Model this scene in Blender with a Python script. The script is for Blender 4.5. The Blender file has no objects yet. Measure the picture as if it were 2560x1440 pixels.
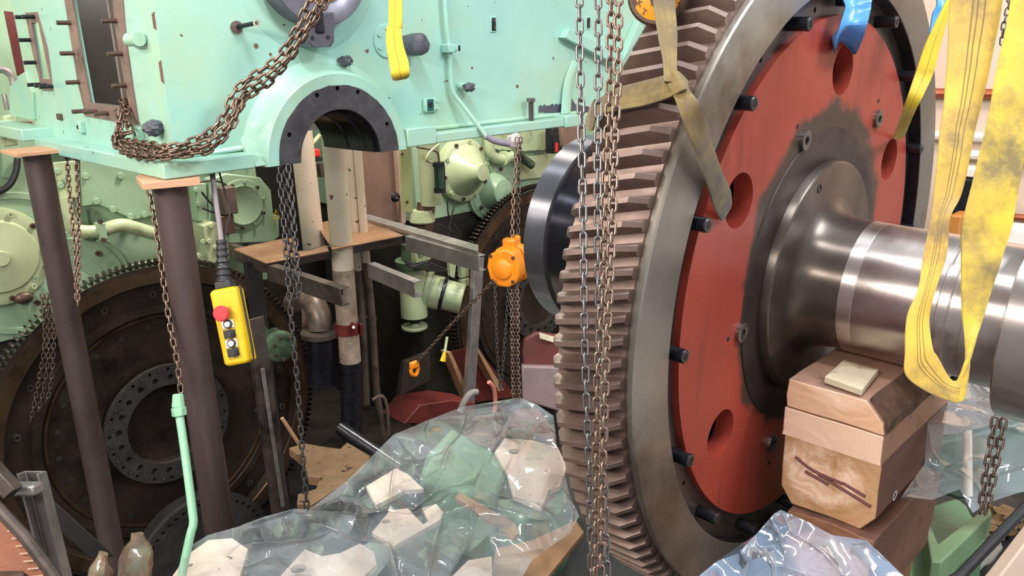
import bpy, bmesh, math, random
import numpy as np
from mathutils import Vector, Matrix, Quaternion, noise
from mathutils.geometry import delaunay_2d_cdt, tessellate_polygon
random.seed(7)
PI = math.pi
scene = bpy.context.scene
COL = scene.collection
V = Vector

# ------------------------------------------------------------------ camera
FPX = 2011.387
yaw, pitch, roll = 0.782998, 0.29274, -0.0232853
cy, sy, cp, sp = math.cos(yaw), math.sin(yaw), math.cos(pitch), math.sin(pitch)
FW = V((cy*cp, sy*cp, -sp)); RT0 = V((sy, -cy, 0)); UP0 = RT0.cross(FW)
RT = math.cos(roll)*RT0 + math.sin(roll)*UP0
UP = -math.sin(roll)*RT0 + math.cos(roll)*UP0
CAM = V((0, 0, 3.7))
cd = bpy.data.cameras.new('camera'); co = bpy.data.objects.new('camera', cd); COL.objects.link(co)
cd.sensor_width = 36; cd.lens = FPX/2560*36; cd.clip_start = 0.05; cd.clip_end = 100
m = Matrix.Identity(4)
for i in range(3):
    m[i][0], m[i][1], m[i][2], m[i][3] = RT[i], UP[i], -FW[i], CAM[i]
co.matrix_world = m
scene.camera = co

def ray(x, y): return FW + (x-1280)/FPX*RT - (y-720)/FPX*UP
def PY(x, y, v): d = ray(x, y); return CAM + d*(v/d.y)
def PX(x, y, v): d = ray(x, y); return CAM + d*(v/d.x)
def PZ(x, y, v): d = ray(x, y); return CAM + d*((v-CAM.z)/d.z)
def PD(x, y, v): return CAM + ray(x, y)*v

# ------------------------------------------------------------------ materials
def lin(c):
    r = []
    for v in c[:3]:
        v = v/255
        r.append(v/12.92 if v <= 0.04045 else ((v+0.055)/1.055)**2.4)
    return (*r, 1)
MATS = {}
def nodes(name):
    mt = bpy.data.materials.new(name); mt.use_nodes = True
    nt = mt.node_tree; nt.nodes.clear()
    out = nt.nodes.new('ShaderNodeOutputMaterial'); MATS[name] = mt
    return mt, nt, out
def N(nt, t, **k):
    n = nt.nodes.new(t)
    for a, b in k.items():
        if a in n.inputs.keys() if isinstance(a, str) else False: n.inputs[a].default_value = b
        else: setattr(n, a, b)
    return n
def noise_tex(nt, vec, scale, detail=4, rough=.55):
    n = nt.nodes.new('ShaderNodeTexNoise')
    n.inputs['Scale'].default_value = scale; n.inputs['Detail'].default_value = detail; n.inputs['Roughness'].default_value = rough
    if vec is not None: nt.links.new(vec, n.inputs['Vector'])
    return n.outputs['Fac']
def ramp(nt, fac, stops):
    r = nt.nodes.new('ShaderNodeValToRGB'); nt.links.new(fac, r.inputs[0])
    e = r.color_ramp.elements
    while len(e) < len(stops): e.new(.5)
    for i, (p, c) in enumerate(stops):
        e[i].position = p; e[i].color = c if not isinstance(c, (int, float)) else (c, c, c, 1)
    return r.outputs[0]
def mix(nt, fac, a, b, blend='MIX'):
    n = nt.nodes.new('ShaderNodeMix'); n.data_type = 'RGBA'; n.blend_type = blend
    for s, v in ((0, fac), (6, a), (7, b)):
        if hasattr(v, 'is_linked') or hasattr(v, 'links'): nt.links.new(v, n.inputs[s])
        else: n.inputs[s].default_value = v
    return n.outputs[2]
def math_(nt, op, a, b=0.0, c=None):
    n = nt.nodes.new('ShaderNodeMath'); n.operation = op
    for i, v in enumerate((a, b) if c is None else (a, b, c)):
        if hasattr(v, 'links'): nt.links.new(v, n.inputs[i])
        else: n.inputs[i].default_value = v
    return n.outputs[0]
def mat(name, col, col2=None, rough=.5, metal=0, scale=5, chip=None, chipcol=(70, 58, 54), chipscale=9, streak=None, bump=0, bscale=40, dirt=None, dirtcol=(40, 36, 32), coat=0, stretch=None, spec=.5, aniso=0):
    if name in MATS: return MATS[name]
    mt, nt, out = nodes(name)
    tc = nt.nodes.new('ShaderNodeTexCoord').outputs['Object']
    vec = tc
    if stretch:
        mp = nt.nodes.new('ShaderNodeMapping'); mp.inputs['Scale'].default_value = stretch
        nt.links.new(tc, mp.inputs[0]); vec = mp.outputs[0]
    f = noise_tex(nt, vec, scale, 6, .6)
    c = mix(nt, ramp(nt, f, [(.3, 0), (.7, 1)]), lin(col), lin(col2 or [min(255, v*1.12) for v in col]))
    ro = None
    if dirt:
        d = ramp(nt, noise_tex(nt, tc, scale*.5+1, 7, .65), [(dirt-.06, 0), (dirt+.14, 1)])
        c = mix(nt, d, c, lin(dirtcol))
    if chip:
        k = ramp(nt, noise_tex(nt, tc, chipscale, 3, .5), [(chip, 0), (chip+.012, 1)])
        c = mix(nt, k, c, lin(chipcol))
    b = nt.nodes.new('ShaderNodeBsdfPrincipled')
    nt.links.new(c, b.inputs['Base Color'])
    b.inputs['Metallic'].default_value = metal
    b.inputs['Specular IOR Level'].default_value = spec
    rr = nt.nodes.new('ShaderNodeMapRange'); nt.links.new(noise_tex(nt, vec, scale*2.3, 4), rr.inputs[0])
    rr.inputs[1].default_value = .3; rr.inputs[2].default_value = .7
    rr.inputs[3].default_value = max(.03, rough*.8); rr.inputs[4].default_value = min(1, rough*1.2)
    nt.links.new(rr.outputs[0], b.inputs['Roughness'])
    if aniso:
        tg = nt.nodes.new('ShaderNodeTangent'); tg.direction_type = 'RADIAL'; tg.axis = 'Y'
        b.inputs['Anisotropic'].default_value = aniso; b.inputs['Anisotropic Rotation'].default_value = .25; nt.links.new(tg.outputs[0], b.inputs['Tangent'])
    if coat: b.inputs['Coat Weight'].default_value = coat; b.inputs['Coat Roughness'].default_value = .15
    if bump:
        bn = nt.nodes.new('ShaderNodeBump'); bn.inputs['Strength'].default_value = bump; bn.inputs['Distance'].default_value = .004
        nt.links.new(noise_tex(nt, vec, bscale, 4), bn.inputs['Height']); nt.links.new(bn.outputs[0], b.inputs['Normal'])
    nt.links.new(b.outputs[0], out.inputs[0])
    return mt

MINT = mat('mint_paint', (142, 190, 178), (164, 204, 190), rough=.36, scale=1.6, chip=.725, chipscale=16, chipcol=(92, 74, 68), bump=.12, bscale=9, coat=.2, dirt=.52, dirtcol=(164, 194, 164))
EGREEN = mat('engine_green', (134, 160, 132), (152, 177, 148), rough=.33, scale=3, chip=.73, chipcol=(60, 58, 50), dirt=.66, dirtcol=(58, 70, 54), bump=.12, bscale=16)
EPALE = mat('pale_green_paint', (162, 174, 136), (178, 189, 152), rough=.33, scale=4, dirt=.62, dirtcol=(74, 72, 50), bump=.1)
OILGREEN = mat('oily_green', (64, 84, 66), (90, 110, 84), rough=.35, scale=6, dirt=.5, dirtcol=(26, 28, 25))
BARE = mat('bare_casting', (150, 124, 116), (118, 96, 92), rough=.5, metal=.35, scale=7, dirt=.62, dirtcol=(84, 66, 60))
ARCHDK = mat('machined_dark', (66, 64, 68), (96, 94, 98), rough=.42, metal=.55, scale=9, dirt=.62, dirtcol=(40, 38, 42))
INNER = mat('inner_casing', (116, 106, 100), (128, 117, 110), rough=.7, scale=2)
STUDM = mat('stud_rust', (84, 66, 60), (110, 88, 80), rough=.45, metal=.6, scale=30)
TAPE = mat('grey_tape', (84, 84, 92), (66, 66, 74), rough=.5, scale=20, bump=.6, bscale=60)
POST = mat('post_steel', (70, 57, 56), (94, 79, 77), rough=.42, metal=.35, scale=3, dirt=.6, dirtcol=(62, 50, 46), stretch=(1, 1, .4))
PLY = mat('plywood', (206, 160, 128), (188, 140, 108), rough=.65, scale=14, stretch=(1, 1, 12))
TOOTH = mat('gear_tooth_steel', (130, 110, 102), (98, 82, 76), rough=.44, metal=.5, scale=7, dirt=.66, dirtcol=(92, 70, 58))
RIMST = mat('rim_steel', (158, 156, 150), (136, 126, 116), rough=.36, metal=.75, aniso=.8, scale=2.2, dirt=.56, dirtcol=(98, 78, 62))
DARKRING = mat('dark_ring_steel', (58, 48, 49), (76, 66, 66), rough=.36, metal=.6, scale=6)
BLACKST = mat('black_oxide', (38, 38, 44), (54, 54, 60), rough=.28, metal=.6, scale=20)
FLYDK = mat('flywheel_oily', (48, 42, 39), (70, 58, 51), rough=.36, metal=.5, scale=4, dirt=.55, dirtcol=(30, 27, 26))
FLYRIM = mat('flywheel_rim', (100, 80, 62), (78, 62, 50), rough=.3, metal=.7, scale=5, dirt=.56, dirtcol=(46, 36, 30))
HUBST = mat('hub_steel', (92, 90, 90), (66, 64, 64), rough=.36, metal=.6, scale=8)
MIRROR = mat('polished_steel', (120, 120, 128), (98, 98, 104), rough=.3, aniso=.85, metal=.85, scale=3)
SHAFT = mat('shaft_steel', (222, 214, 210), (192, 184, 180), rough=.38, metal=1, aniso=.92, scale=5, dirt=.63, dirtcol=(120, 100, 94))
CHAINSIL = mat('chain_galvanised', (146, 143, 143), (110, 107, 107), rough=.3, metal=.9, scale=40)
CHAINRUST = mat('chain_rusty_steel', (150, 129, 116), (108, 88, 76), rough=.34, metal=.85, scale=30)
CHAINDK = mat('chain_dark_steel', (104, 90, 82), (74, 62, 56), rough=.36, metal=.8, scale=30)
CHAINGREY = mat('chain_grey_steel', (92, 89, 90), (66, 64, 66), rough=.35, metal=.8, scale=30)
YELLOW = mat('pendant_yellow', (218, 180, 22), (204, 164, 14), rough=.4, scale=8, dirt=.63, dirtcol=(150, 120, 30))
RUBBER = mat('black_rubber', (30, 30, 33), (40, 40, 44), rough=.5, scale=15)
REDBTN = mat('red_button', (196, 40, 48), rough=.4)
WHITEBTN = mat('white_button', (226, 222, 214), rough=.4)
ORANGE = mat('hoist_orange', (238, 142, 20), (226, 126, 12), rough=.42, scale=8, dirt=.68, dirtcol=(150, 84, 20))
HOOKOR = mat('hook_chipped_orange', (236, 158, 30), (226, 140, 24), rough=.42, scale=8, chip=.5, chipscale=26, chipcol=(66, 48, 40))
HOOKDK = mat('hook_dark', (70, 52, 44), (90, 66, 56), rough=.45, metal=.4, scale=14)
WHITEPIPE = mat('white_pipe_paint', (206, 190, 172), (220, 206, 190), rough=.42, scale=4, chip=.70, chipscale=18, chipcol=(70, 58, 50), dirt=.68, dirtcol=(140, 122, 104))
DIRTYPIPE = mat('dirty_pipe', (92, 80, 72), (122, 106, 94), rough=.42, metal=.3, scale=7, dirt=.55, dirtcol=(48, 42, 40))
BROWNP = mat('brown_panel', (138, 112, 98), (118, 95, 84), rough=.42, metal=.2, scale=3, dirt=.62, dirtcol=(86, 68, 60))
STEELBAR = mat('bar_steel', (178, 174, 172), (146, 140, 138), rough=.38, metal=.7, scale=8, dirt=.64, dirtcol=(72, 62, 56))
DARKBAR = mat('dark_bar', (76, 68, 64), (102, 90, 84), rough=.42, metal=.5, scale=8, dirt=.58, dirtcol=(38, 34, 32))
REDCLAMP = mat('red_clamp', (112, 40, 34), (90, 32, 28), rough=.45, scale=9)
GREENGLASS = mat('green_filter', (38, 62, 56), (48, 76, 66), rough=.2, scale=8)
BLUEF = mat('blue_film', (64, 138, 214), (92, 160, 226), rough=.3, scale=9, bump=.5, bscale=22)
REDBOX = mat('red_oxide', (104, 36, 34), (78, 30, 28), rough=.5, scale=5, dirt=.58, dirtcol=(70, 36, 30))
BEIGE = mat('beige_wall', (206, 180, 160), (214, 190, 172), rough=.6, scale=1.2)
PIPEWH = mat('pale_pipe', (214, 204, 194), rough=.4, scale=4)
COPPER = mat('copper_pipe', (150, 82, 58), rough=.4, metal=.5)
FLOORM = mat('floor_oily', (40, 36, 34), (58, 52, 47), rough=.45, scale=2, dirt=.5, dirtcol=(20, 19, 19))
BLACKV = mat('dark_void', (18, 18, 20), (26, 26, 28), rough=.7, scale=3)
BLOTCH = mat('blotchy_flange', (214, 190, 172), (228, 208, 194), rough=.5, scale=6, chip=.69, chipscale=16, chipcol=(90, 70, 54), dirt=.66, dirtcol=(156, 124, 96))
SEAT = mat('saddle_green', (92, 132, 106), (112, 150, 122), rough=.45, scale=4, dirt=.66, dirtcol=(86, 120, 70))
SHIM = mat('white_shim_wood', (222, 210, 184), (204, 190, 160), rough=.65, scale=12, dirt=.6, dirtcol=(128, 108, 78))
CARD = mat('brown_board', (176, 138, 104), (150, 114, 84), rough=.6, scale=5, dirt=.62, dirtcol=(98, 74, 54))
CHROMEW = mat('bright_metal', (226, 224, 222), rough=.25, metal=.9)
CONCRETE = mat('rag_grey', (150, 146, 140), (120, 114, 110), rough=.8, scale=9)

def red_mat(c0, axis):
    mt, nt, out = nodes('red_web_paint')
    tc = nt.nodes.new('ShaderNodeTexCoord').outputs['Object']
    f = noise_tex(nt, tc, 4, 7, .6)
    c = mix(nt, ramp(nt, f, [(.3, 0), (.72, 1)]), lin((150, 57, 46)), lin((164, 70, 56)))
    mp = nt.nodes.new('ShaderNodeMapping'); mp.inputs['Scale'].default_value = (9, 9, .8); nt.links.new(tc, mp.inputs[0])
    st = ramp(nt, noise_tex(nt, mp.outputs[0], 3, 3), [(.56, 0), (.7, .4)])
    c = mix(nt, st, c, lin((112, 52, 42)))
    vs = nt.nodes.new('ShaderNodeVectorMath'); vs.operation = 'SUBTRACT'; nt.links.new(tc, vs.inputs[0]); vs.inputs[1].default_value = c0 + V((0, 0, .03))
    ln = nt.nodes.new('ShaderNodeVectorMath'); ln.operation = 'LENGTH'; nt.links.new(vs.outputs[0], ln.inputs[0])
    d = math_(nt, 'ADD', ln.outputs['Value'], math_(nt, 'MULTIPLY', noise_tex(nt, tc, 7, 5), .16))
    k = ramp(nt, d, [(.515, 1), (.545, 0)])
    c = mix(nt, k, c, mix(nt, f, lin((54, 42, 38)), lin((76, 60, 52))))
    b = nt.nodes.new('ShaderNodeBsdfPrincipled'); nt.links.new(c, b.inputs['Base Color'])
    b.inputs['Roughness'].default_value = .38; b.inputs['Specular IOR Level'].default_value = .35
    nt.links.new(b.outputs[0], out.inputs[0]); return mt

def sling_mat(name, c1, c2, c3, stripes, wear=.55):
    mt, nt, out = nodes(name)
    tcn = nt.nodes.new('ShaderNodeTexCoord'); tc = tcn.outputs['Object']
    sx = nt.nodes.new('ShaderNodeSeparateXYZ'); nt.links.new(tcn.outputs['UV'], sx.inputs[0])
    u, v = sx.outputs[0], sx.outputs[1]
    c = mix(nt, ramp(nt, noise_tex(nt, tc, 9, 6, .6), [(.35, 0), (.65, 1)]), lin(c1), lin(c2))
    c = mix(nt, ramp(nt, noise_tex(nt, tc, 5, 7, .7), [(wear, 0), (wear+.16, 1)]), c, lin(c3))
    wob = math_(nt, 'MULTIPLY_ADD', noise_tex(nt, tc, 14, 2), .03, -.015)
    uu = math_(nt, 'ADD', u, wob)
    for s in stripes:
        dd = math_(nt, 'ABSOLUTE', math_(nt, 'SUBTRACT', uu, s))
        k = ramp(nt, dd, [(.010, .8), (.022, 0)])
        c = mix(nt, k, c, lin((96, 70, 26)))
    b = nt.nodes.new('ShaderNodeBsdfPrincipled'); nt.links.new(c, b.inputs['Base Color']); b.inputs['Roughness'].default_value = .65
    b.inputs['Sheen Weight'].default_value = .2
    w = nt.nodes.new('ShaderNodeTexWave'); w.inputs['Scale'].default_value = 60; w.inputs['Distortion'].default_value = 1.5; nt.links.new(tcn.outputs['UV'], w.inputs[0])
    bn = nt.nodes.new('ShaderNodeBump'); bn.inputs['Strength'].default_value = .25; bn.inputs['Distance'].default_value = .003
    nt.links.new(noise_tex(nt, tc, 22, 4), bn.inputs['Height']); nt.links.new(bn.outputs[0], b.inputs['Normal'])
    nt.links.new(b.outputs[0], out.inputs[0]); return mt
SLINGY = sling_mat('yellow_sling', (204, 170, 62), (180, 146, 66), (124, 102, 60), (.42, .52, .66), .47)
SLINGB = sling_mat('yellow_sling_plain', (206, 180, 46), (186, 156, 64), (122, 106, 62), (), .47)
SLINGD = sling_mat('dirty_sling', (122, 102, 44), (94, 76, 42), (60, 48, 34), (.2, .5, .8), .44)
SLINGN = sling_mat('new_sling', (206, 182, 30), (190, 166, 38), (150, 130, 50), (.5,), .55)

def wood_mat(name, c1, c2, c3, scale=8, rings=None):
    mt, nt, out = nodes(name)
    tc = nt.nodes.new('ShaderNodeTexCoord').outputs['Object']
    if rings is not None:
        vs = nt.nodes.new('ShaderNodeVectorMath'); vs.operation = 'SUBTRACT'; nt.links.new(tc, vs.inputs[0]); vs.inputs[1].default_value = rings
        mp = nt.nodes.new('ShaderNodeMapping'); mp.inputs['Scale'].default_value = (.02, 1, 1.25); nt.links.new(vs.outputs[0], mp.inputs[0])
        w = nt.nodes.new('ShaderNodeTexWave'); w.wave_type = 'RINGS'; w.rings_direction = 'SPHERICAL'
        w.inputs['Scale'].default_value = scale; w.inputs['Distortion'].default_value = 11; w.inputs['Detail'].default_value = 3; w.inputs['Detail Scale'].default_value = 1.5
        nt.links.new(mp.outputs[0], w.inputs[0]); f = ramp(nt, w.outputs['Fac'], [(0, .25), (1, .75)])
        ln = nt.nodes.new('ShaderNodeVectorMath'); ln.operation = 'LENGTH'; nt.links.new(mp.outputs[0], ln.inputs[0]); rad = ramp(nt, math_(nt, 'ADD', ln.outputs['Value'], math_(nt, 'MULTIPLY', noise_tex(nt, tc, 12, 3), .05)), [(.115, 0), (.15, .8)])
    else:
        mp = nt.nodes.new('ShaderNodeMapping'); mp.inputs['Scale'].default_value = (.25, 3, 3); nt.links.new(tc, mp.inputs[0])
        f = noise_tex(nt, mp.outputs[0], scale, 6, .65)
    c = mix(nt, ramp(nt, f, [(.2, 0), (.8, 1)]), lin(c1), lin(c2))
    c = mix(nt, ramp(nt, noise_tex(nt, tc, 6, 7, .65), [(.55, 0), (.68, 1)]), c, lin(c3))
    if rings is not None: c = mix(nt, rad, c, lin(c3))
    b = nt.nodes.new('ShaderNodeBsdfPrincipled'); nt.links.new(c, b.inputs['Base Color']); b.inputs['Roughness'].default_value = .7
    bn = nt.nodes.new('ShaderNodeBump'); bn.inputs['Strength'].default_value = .4; bn.inputs['Distance'].default_value = .003
    nt.links.new(f, bn.inputs['Height']); nt.links.new(bn.outputs[0], b.inputs['Normal'])
    nt.links.new(b.outputs[0], out.inputs[0]); return mt

def plastic_mat(name, haze=.16, tint=(220, 232, 240)):
    mt, nt, out = nodes(name)
    tc = nt.nodes.new('ShaderNodeTexCoord').outputs['Object']
    tr = nt.nodes.new('ShaderNodeBsdfTransparent'); tr.inputs[0].default_value = (.97, .985, .99, 1)
    gl = nt.nodes.new('ShaderNodeBsdfGlossy'); gl.inputs['Roughness'].default_value = .075
    df = nt.nodes.new('ShaderNodeBsdfDiffuse'); df.inputs[0].default_value = lin(tint)
    bn = nt.nodes.new('ShaderNodeBump'); bn.inputs['Strength'].default_value = .2; bn.inputs['Distance'].default_value = .008
    nt.links.new(noise_tex(nt, tc, 7, 1), bn.inputs['Height']); nt.links.new(bn.outputs[0], gl.inputs['Normal'])
    fr = nt.nodes.new('ShaderNodeFresnel'); fr.inputs[0].default_value = 1.45; nt.links.new(bn.outputs[0], fr.inputs['Normal'])
    hz = ramp(nt, noise_tex(nt, tc, 3, 3), [(.35, haze*.6), (.7, haze*1.5)])
    a = nt.nodes.new('ShaderNodeMixShader'); nt.links.new(hz, a.inputs[0]); nt.links.new(tr.outputs[0], a.inputs[1]); nt.links.new(df.outputs[0], a.inputs[2])
    f2 = math_(nt, 'MINIMUM', math_(nt, 'MULTIPLY', fr.outputs[0], 2.0), .7)
    b = nt.nodes.new('ShaderNodeMixShader'); nt.links.new(f2, b.inputs[0]); nt.links.new(a.outputs[0], b.inputs[1]); nt.links.new(gl.outputs[0], b.inputs[2])
    nt.links.new(b.outputs[0], out.inputs[0]); return mt
FILM = plastic_mat('clear_film', .17)
FILMB = plastic_mat('clear_film_blue', .3, (170, 200, 236))
def checker_mat():
    mt, nt, out = nodes('checker_plate')
    tc = nt.nodes.new('ShaderNodeTexCoord').outputs['Object']
    c = mix(nt, ramp(nt, noise_tex(nt, tc, 5, 6), [(.3, 0), (.7, 1)]), lin((132, 98, 74)), lin((164, 128, 100)))
    b = nt.nodes.new('ShaderNodeBsdfPrincipled'); nt.links.new(c, b.inputs['Base Color']); b.inputs['Metallic'].default_value = .4; b.inputs['Roughness'].default_value = .42
    br = nt.nodes.new('ShaderNodeTexBrick'); br.inputs['Scale'].default_value = 14; nt.links.new(tc, br.inputs[0]); br.inputs['Mortar Size'].default_value = .03
    bn = nt.nodes.new('ShaderNodeBump'); bn.inputs['Strength'].default_value = .8; bn.inputs['Distance'].default_value = .004
    nt.links.new(br.outputs['Fac'], bn.inputs['Height']); nt.links.new(bn.outputs[0], b.inputs['Normal']); nt.links.new(b.outputs[0], out.inputs[0]); return mt
CHECK = checker_mat()

# ------------------------------------------------------------------ mesh builder
def frame(n):
    n = n.normalized(); a = V((0, 0, 1)) if abs(n.z) < .9 else V((1, 0, 0))
    u = a.cross(n).normalized(); return u, n.cross(u)
class B:
    def __init__(s): s.bm = bmesh.new()
    def box(s, c, size, ax=None):
        ax = ax or (V((1, 0, 0)), V((0, 1, 0)), V((0, 0, 1))); c = V(c)
        vs = []
        for i in (-.5, .5):
            for j in (-.5, .5):
                for k in (-.5, .5): vs.append(s.bm.verts.new(c + ax[0]*size[0]*i + ax[1]*size[1]*j + ax[2]*size[2]*k))
        for f in ((0, 1, 3, 2), (4, 6, 7, 5), (0, 4, 5, 1), (2, 3, 7, 6), (0, 2, 6, 4), (1, 5, 7, 3)): s.bm.faces.new([vs[i] for i in f])
        return s
    def bb(s, a, b):
        a, b = V(a), V(b); return s.box((a+b)/2, [abs(b[i]-a[i]) for i in range(3)])
    def rings(s, rs, closed=False, cap=True, cyc=True):
        R = [[s.bm.verts.new(p) for p in r] for r in rs]; n = len(R[0])
        for i in range(len(R)-(0 if closed else 1)):
            A, Bq = R[i], R[(i+1) % len(R)]
            for j in range(n if cyc else n-1):
                k = (j+1) % n
                s.bm.faces.new((A[j], A[k], Bq[k], Bq[j]))
        if cap and not closed and cyc:
            s.bm.faces.new(R[0][::-1]); s.bm.faces.new(R[-1])
        return s
    def cyl(s, p0, p1, r0, r1=None, n=20):
        p0, p1 = V(p0), V(p1); r1 = r0 if r1 is None else r1; u, v = frame(p1-p0)
        return s.rings([[p + r*(u*math.cos(2*PI*i/n) + v*math.sin(2*PI*i/n)) for i in range(n)] for p, r in ((p0, r0), (p1, r1))])
    def lathe(s, prof, o, ax, n=48, a0=0, a1=2*PI, uv=None):
        o = V(o); ax = V(ax).normalized(); u, v = uv or frame(ax); full = abs(a1-a0-2*PI) < 1e-6; k = n if full else n+1
        rs = []
        for i in range(k):
            t = a0 + (a1-a0)*i/n; d = u*math.cos(t) + v*math.sin(t)
            rs.append([o + ax*h + d*r for r, h in prof])
        return s.rings(rs, closed=full, cap=False, cyc=False)
    def tube(s, pts, r, n=10, cap=True):
        pts = [V(p) for p in pts]; rs = []; u = None
        for i, p in enumerate(pts):
            t = (pts[min(i+1, len(pts)-1)] - pts[max(i-1, 0)]).normalized()
            if u is None: u, v = frame(t)
            else: u = (u - t*u.dot(t)).normalized(); v = t.cross(u)
            rr = r[i] if isinstance(r, (list, tuple)) else r
            rs.append([p + rr*(u*math.cos(2*PI*j/n) + v*math.sin(2*PI*j/n)) for j in range(n)])
        return s.rings(rs, cap=cap)
    def prism(s, pts, vec):
        vec = V(vec); a = [s.bm.verts.new(p) for p in pts]; b = [s.bm.verts.new(V(p)+vec) for p in pts]; n = len(a)
        s.bm.faces.new(a[::-1]); s.bm.faces.new(b)
        for i in range(n): j = (i+1) % n; s.bm.faces.new((a[i], a[j], b[j], b[i]))
        return s
    def hexbolt(s, p, d, r, h, n=6): return s.cyl(p, V(p)+V(d)*h, r, n=n)
    def sphere(s, c, r, sc=(1, 1, 1), n=14):
        c = V(c); prof = [(max(1e-4, r*math.sin(PI*i/n)), -r*math.cos(PI*i/n)) for i in range(n+1)]
        rs = [[c + V((q*math.cos(2*PI*j/18)*sc[0], q*math.sin(2*PI*j/18)*sc[1], h*sc[2])) for j in range(18)] for q, h in prof]
        return s.rings(rs)
    def plate(s, outer, holes, o, u, v, n, th):
        """flat plate in plane o+u,v; holes: list of 2D loops; extruded by n*th"""
        loops = [outer] + holes; pts = []; edges = []
        for L in loops:
            b = len(pts); pts += [V((p[0], p[1])) for p in L]; edges += [(b+i, b+(i+1) % len(L)) for i in range(len(L))]
        vo, ed, fa, *_ = delaunay_2d_cdt(pts, edges, [], 0, 1e-5)
        def inside(p, L):
            c = False; j = len(L)-1
            for i in range(len(L)):
                if (L[i][1] > p[1]) != (L[j][1] > p[1]) and p[0] < (L[j][0]-L[i][0])*(p[1]-L[i][1])/(L[j][1]-L[i][1]) + L[i][0]: c = not c
                j = i
            return c
        keep = []
        for f in fa:
            g = (sum(vo[i].x for i in f)/len(f), sum(vo[i].y for i in f)/len(f))
            if inside(g, outer) and not any(inside(g, h) for h in holes): keep.append(f)
        A = {}; Bv = {}
        def gv(D, i, off):
            if i not in D: D[i] = s.bm.verts.new(o + u*vo[i].x + v*vo[i].y + n*off)
            return D[i]
        cnt = {}
        for f in keep:
            s.bm.faces.new([gv(A, i, 0) for i in f][::-1]); s.bm.faces.new([gv(Bv, i, th) for i in f])
            for a, b in zip(f, f[1:]+f[:1]): cnt[(a, b)] = cnt.get((a, b), 0)+1
        for (a, b) in cnt:
            if (b, a) not in cnt: s.bm.faces.new((A[a], A[b], Bv[b], Bv[a]))
        return s
    def obj(s, name, mt, parent=None, smooth=35, bevel=0, label=None, seg=2, weld=False, sub=0, solid=0, normals=True):
        if normals: bmesh.ops.recalc_face_normals(s.bm, faces=s.bm.faces)
        me = bpy.data.meshes.new(name); s.bm.to_mesh(me); s.bm.free()
        me.materials.append(mt)
        o = bpy.data.objects.new(name, me); COL.objects.link(o)
        if smooth:
            me.polygons.foreach_set('use_smooth', [True]*len(me.polygons)); me.set_sharp_from_angle(angle=math.radians(smooth))
        if solid:
            sm = o.modifiers.new('solid', 'SOLIDIFY'); sm.thickness = solid; sm.offset = 0
        if bevel:
            bv = o.modifiers.new('bevel', 'BEVEL'); bv.width = bevel; bv.segments = seg; bv.limit_method = 'ANGLE'; bv.angle_limit = math.radians(40); bv.harden_normals = False
        if sub:
            sb = o.modifiers.new('sub', 'SUBSURF'); sb.levels = sub; sb.render_levels = sub
        if parent is not None:
            o.parent = parent; o.matrix_parent_inverse = ROOTINV[parent.name]
        if label: o['label'] = label
        return o
ROOTINV = {}
def thing(name, label, cat, loc, group=None):
    o = bpy.data.objects.new(name, None); COL.objects.link(o); o.location = V(loc); o.empty_display_size = .05
    o['label'] = label; o['category'] = cat
    if group: o['group'] = group
    ROOTINV[o.name] = Matrix.Translation(-V(loc))
    return o
def tag(o, label, cat, group=None):
    o['label'] = label; o['category'] = cat
    if group: o['group'] = group
    return o
def sub(o, parent):
    o.parent = parent; o.matrix_parent_inverse = Matrix.Identity(4) if parent.type == 'MESH' else ROOTINV[parent.name]; return o
# a part under a mesh part: the mesh part itself carries no own transform, so identity inverse
class _R(dict):
    def __missing__(s, k): return Matrix.Identity(4)
ROOTINV = _R()
def circ(cx, cy_, r, n=24, a0=0, a1=2*PI): return [(cx + r*math.cos(a0+(a1-a0)*i/n), cy_ + r*math.sin(a0+(a1-a0)*i/n)) for i in range(n if abs(a1-a0-2*PI) < 1e-6 else n+1)]
EX, EY, EZ = V((1, 0, 0)), V((0, 1, 0)), V((0, 0, 1))

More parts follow.
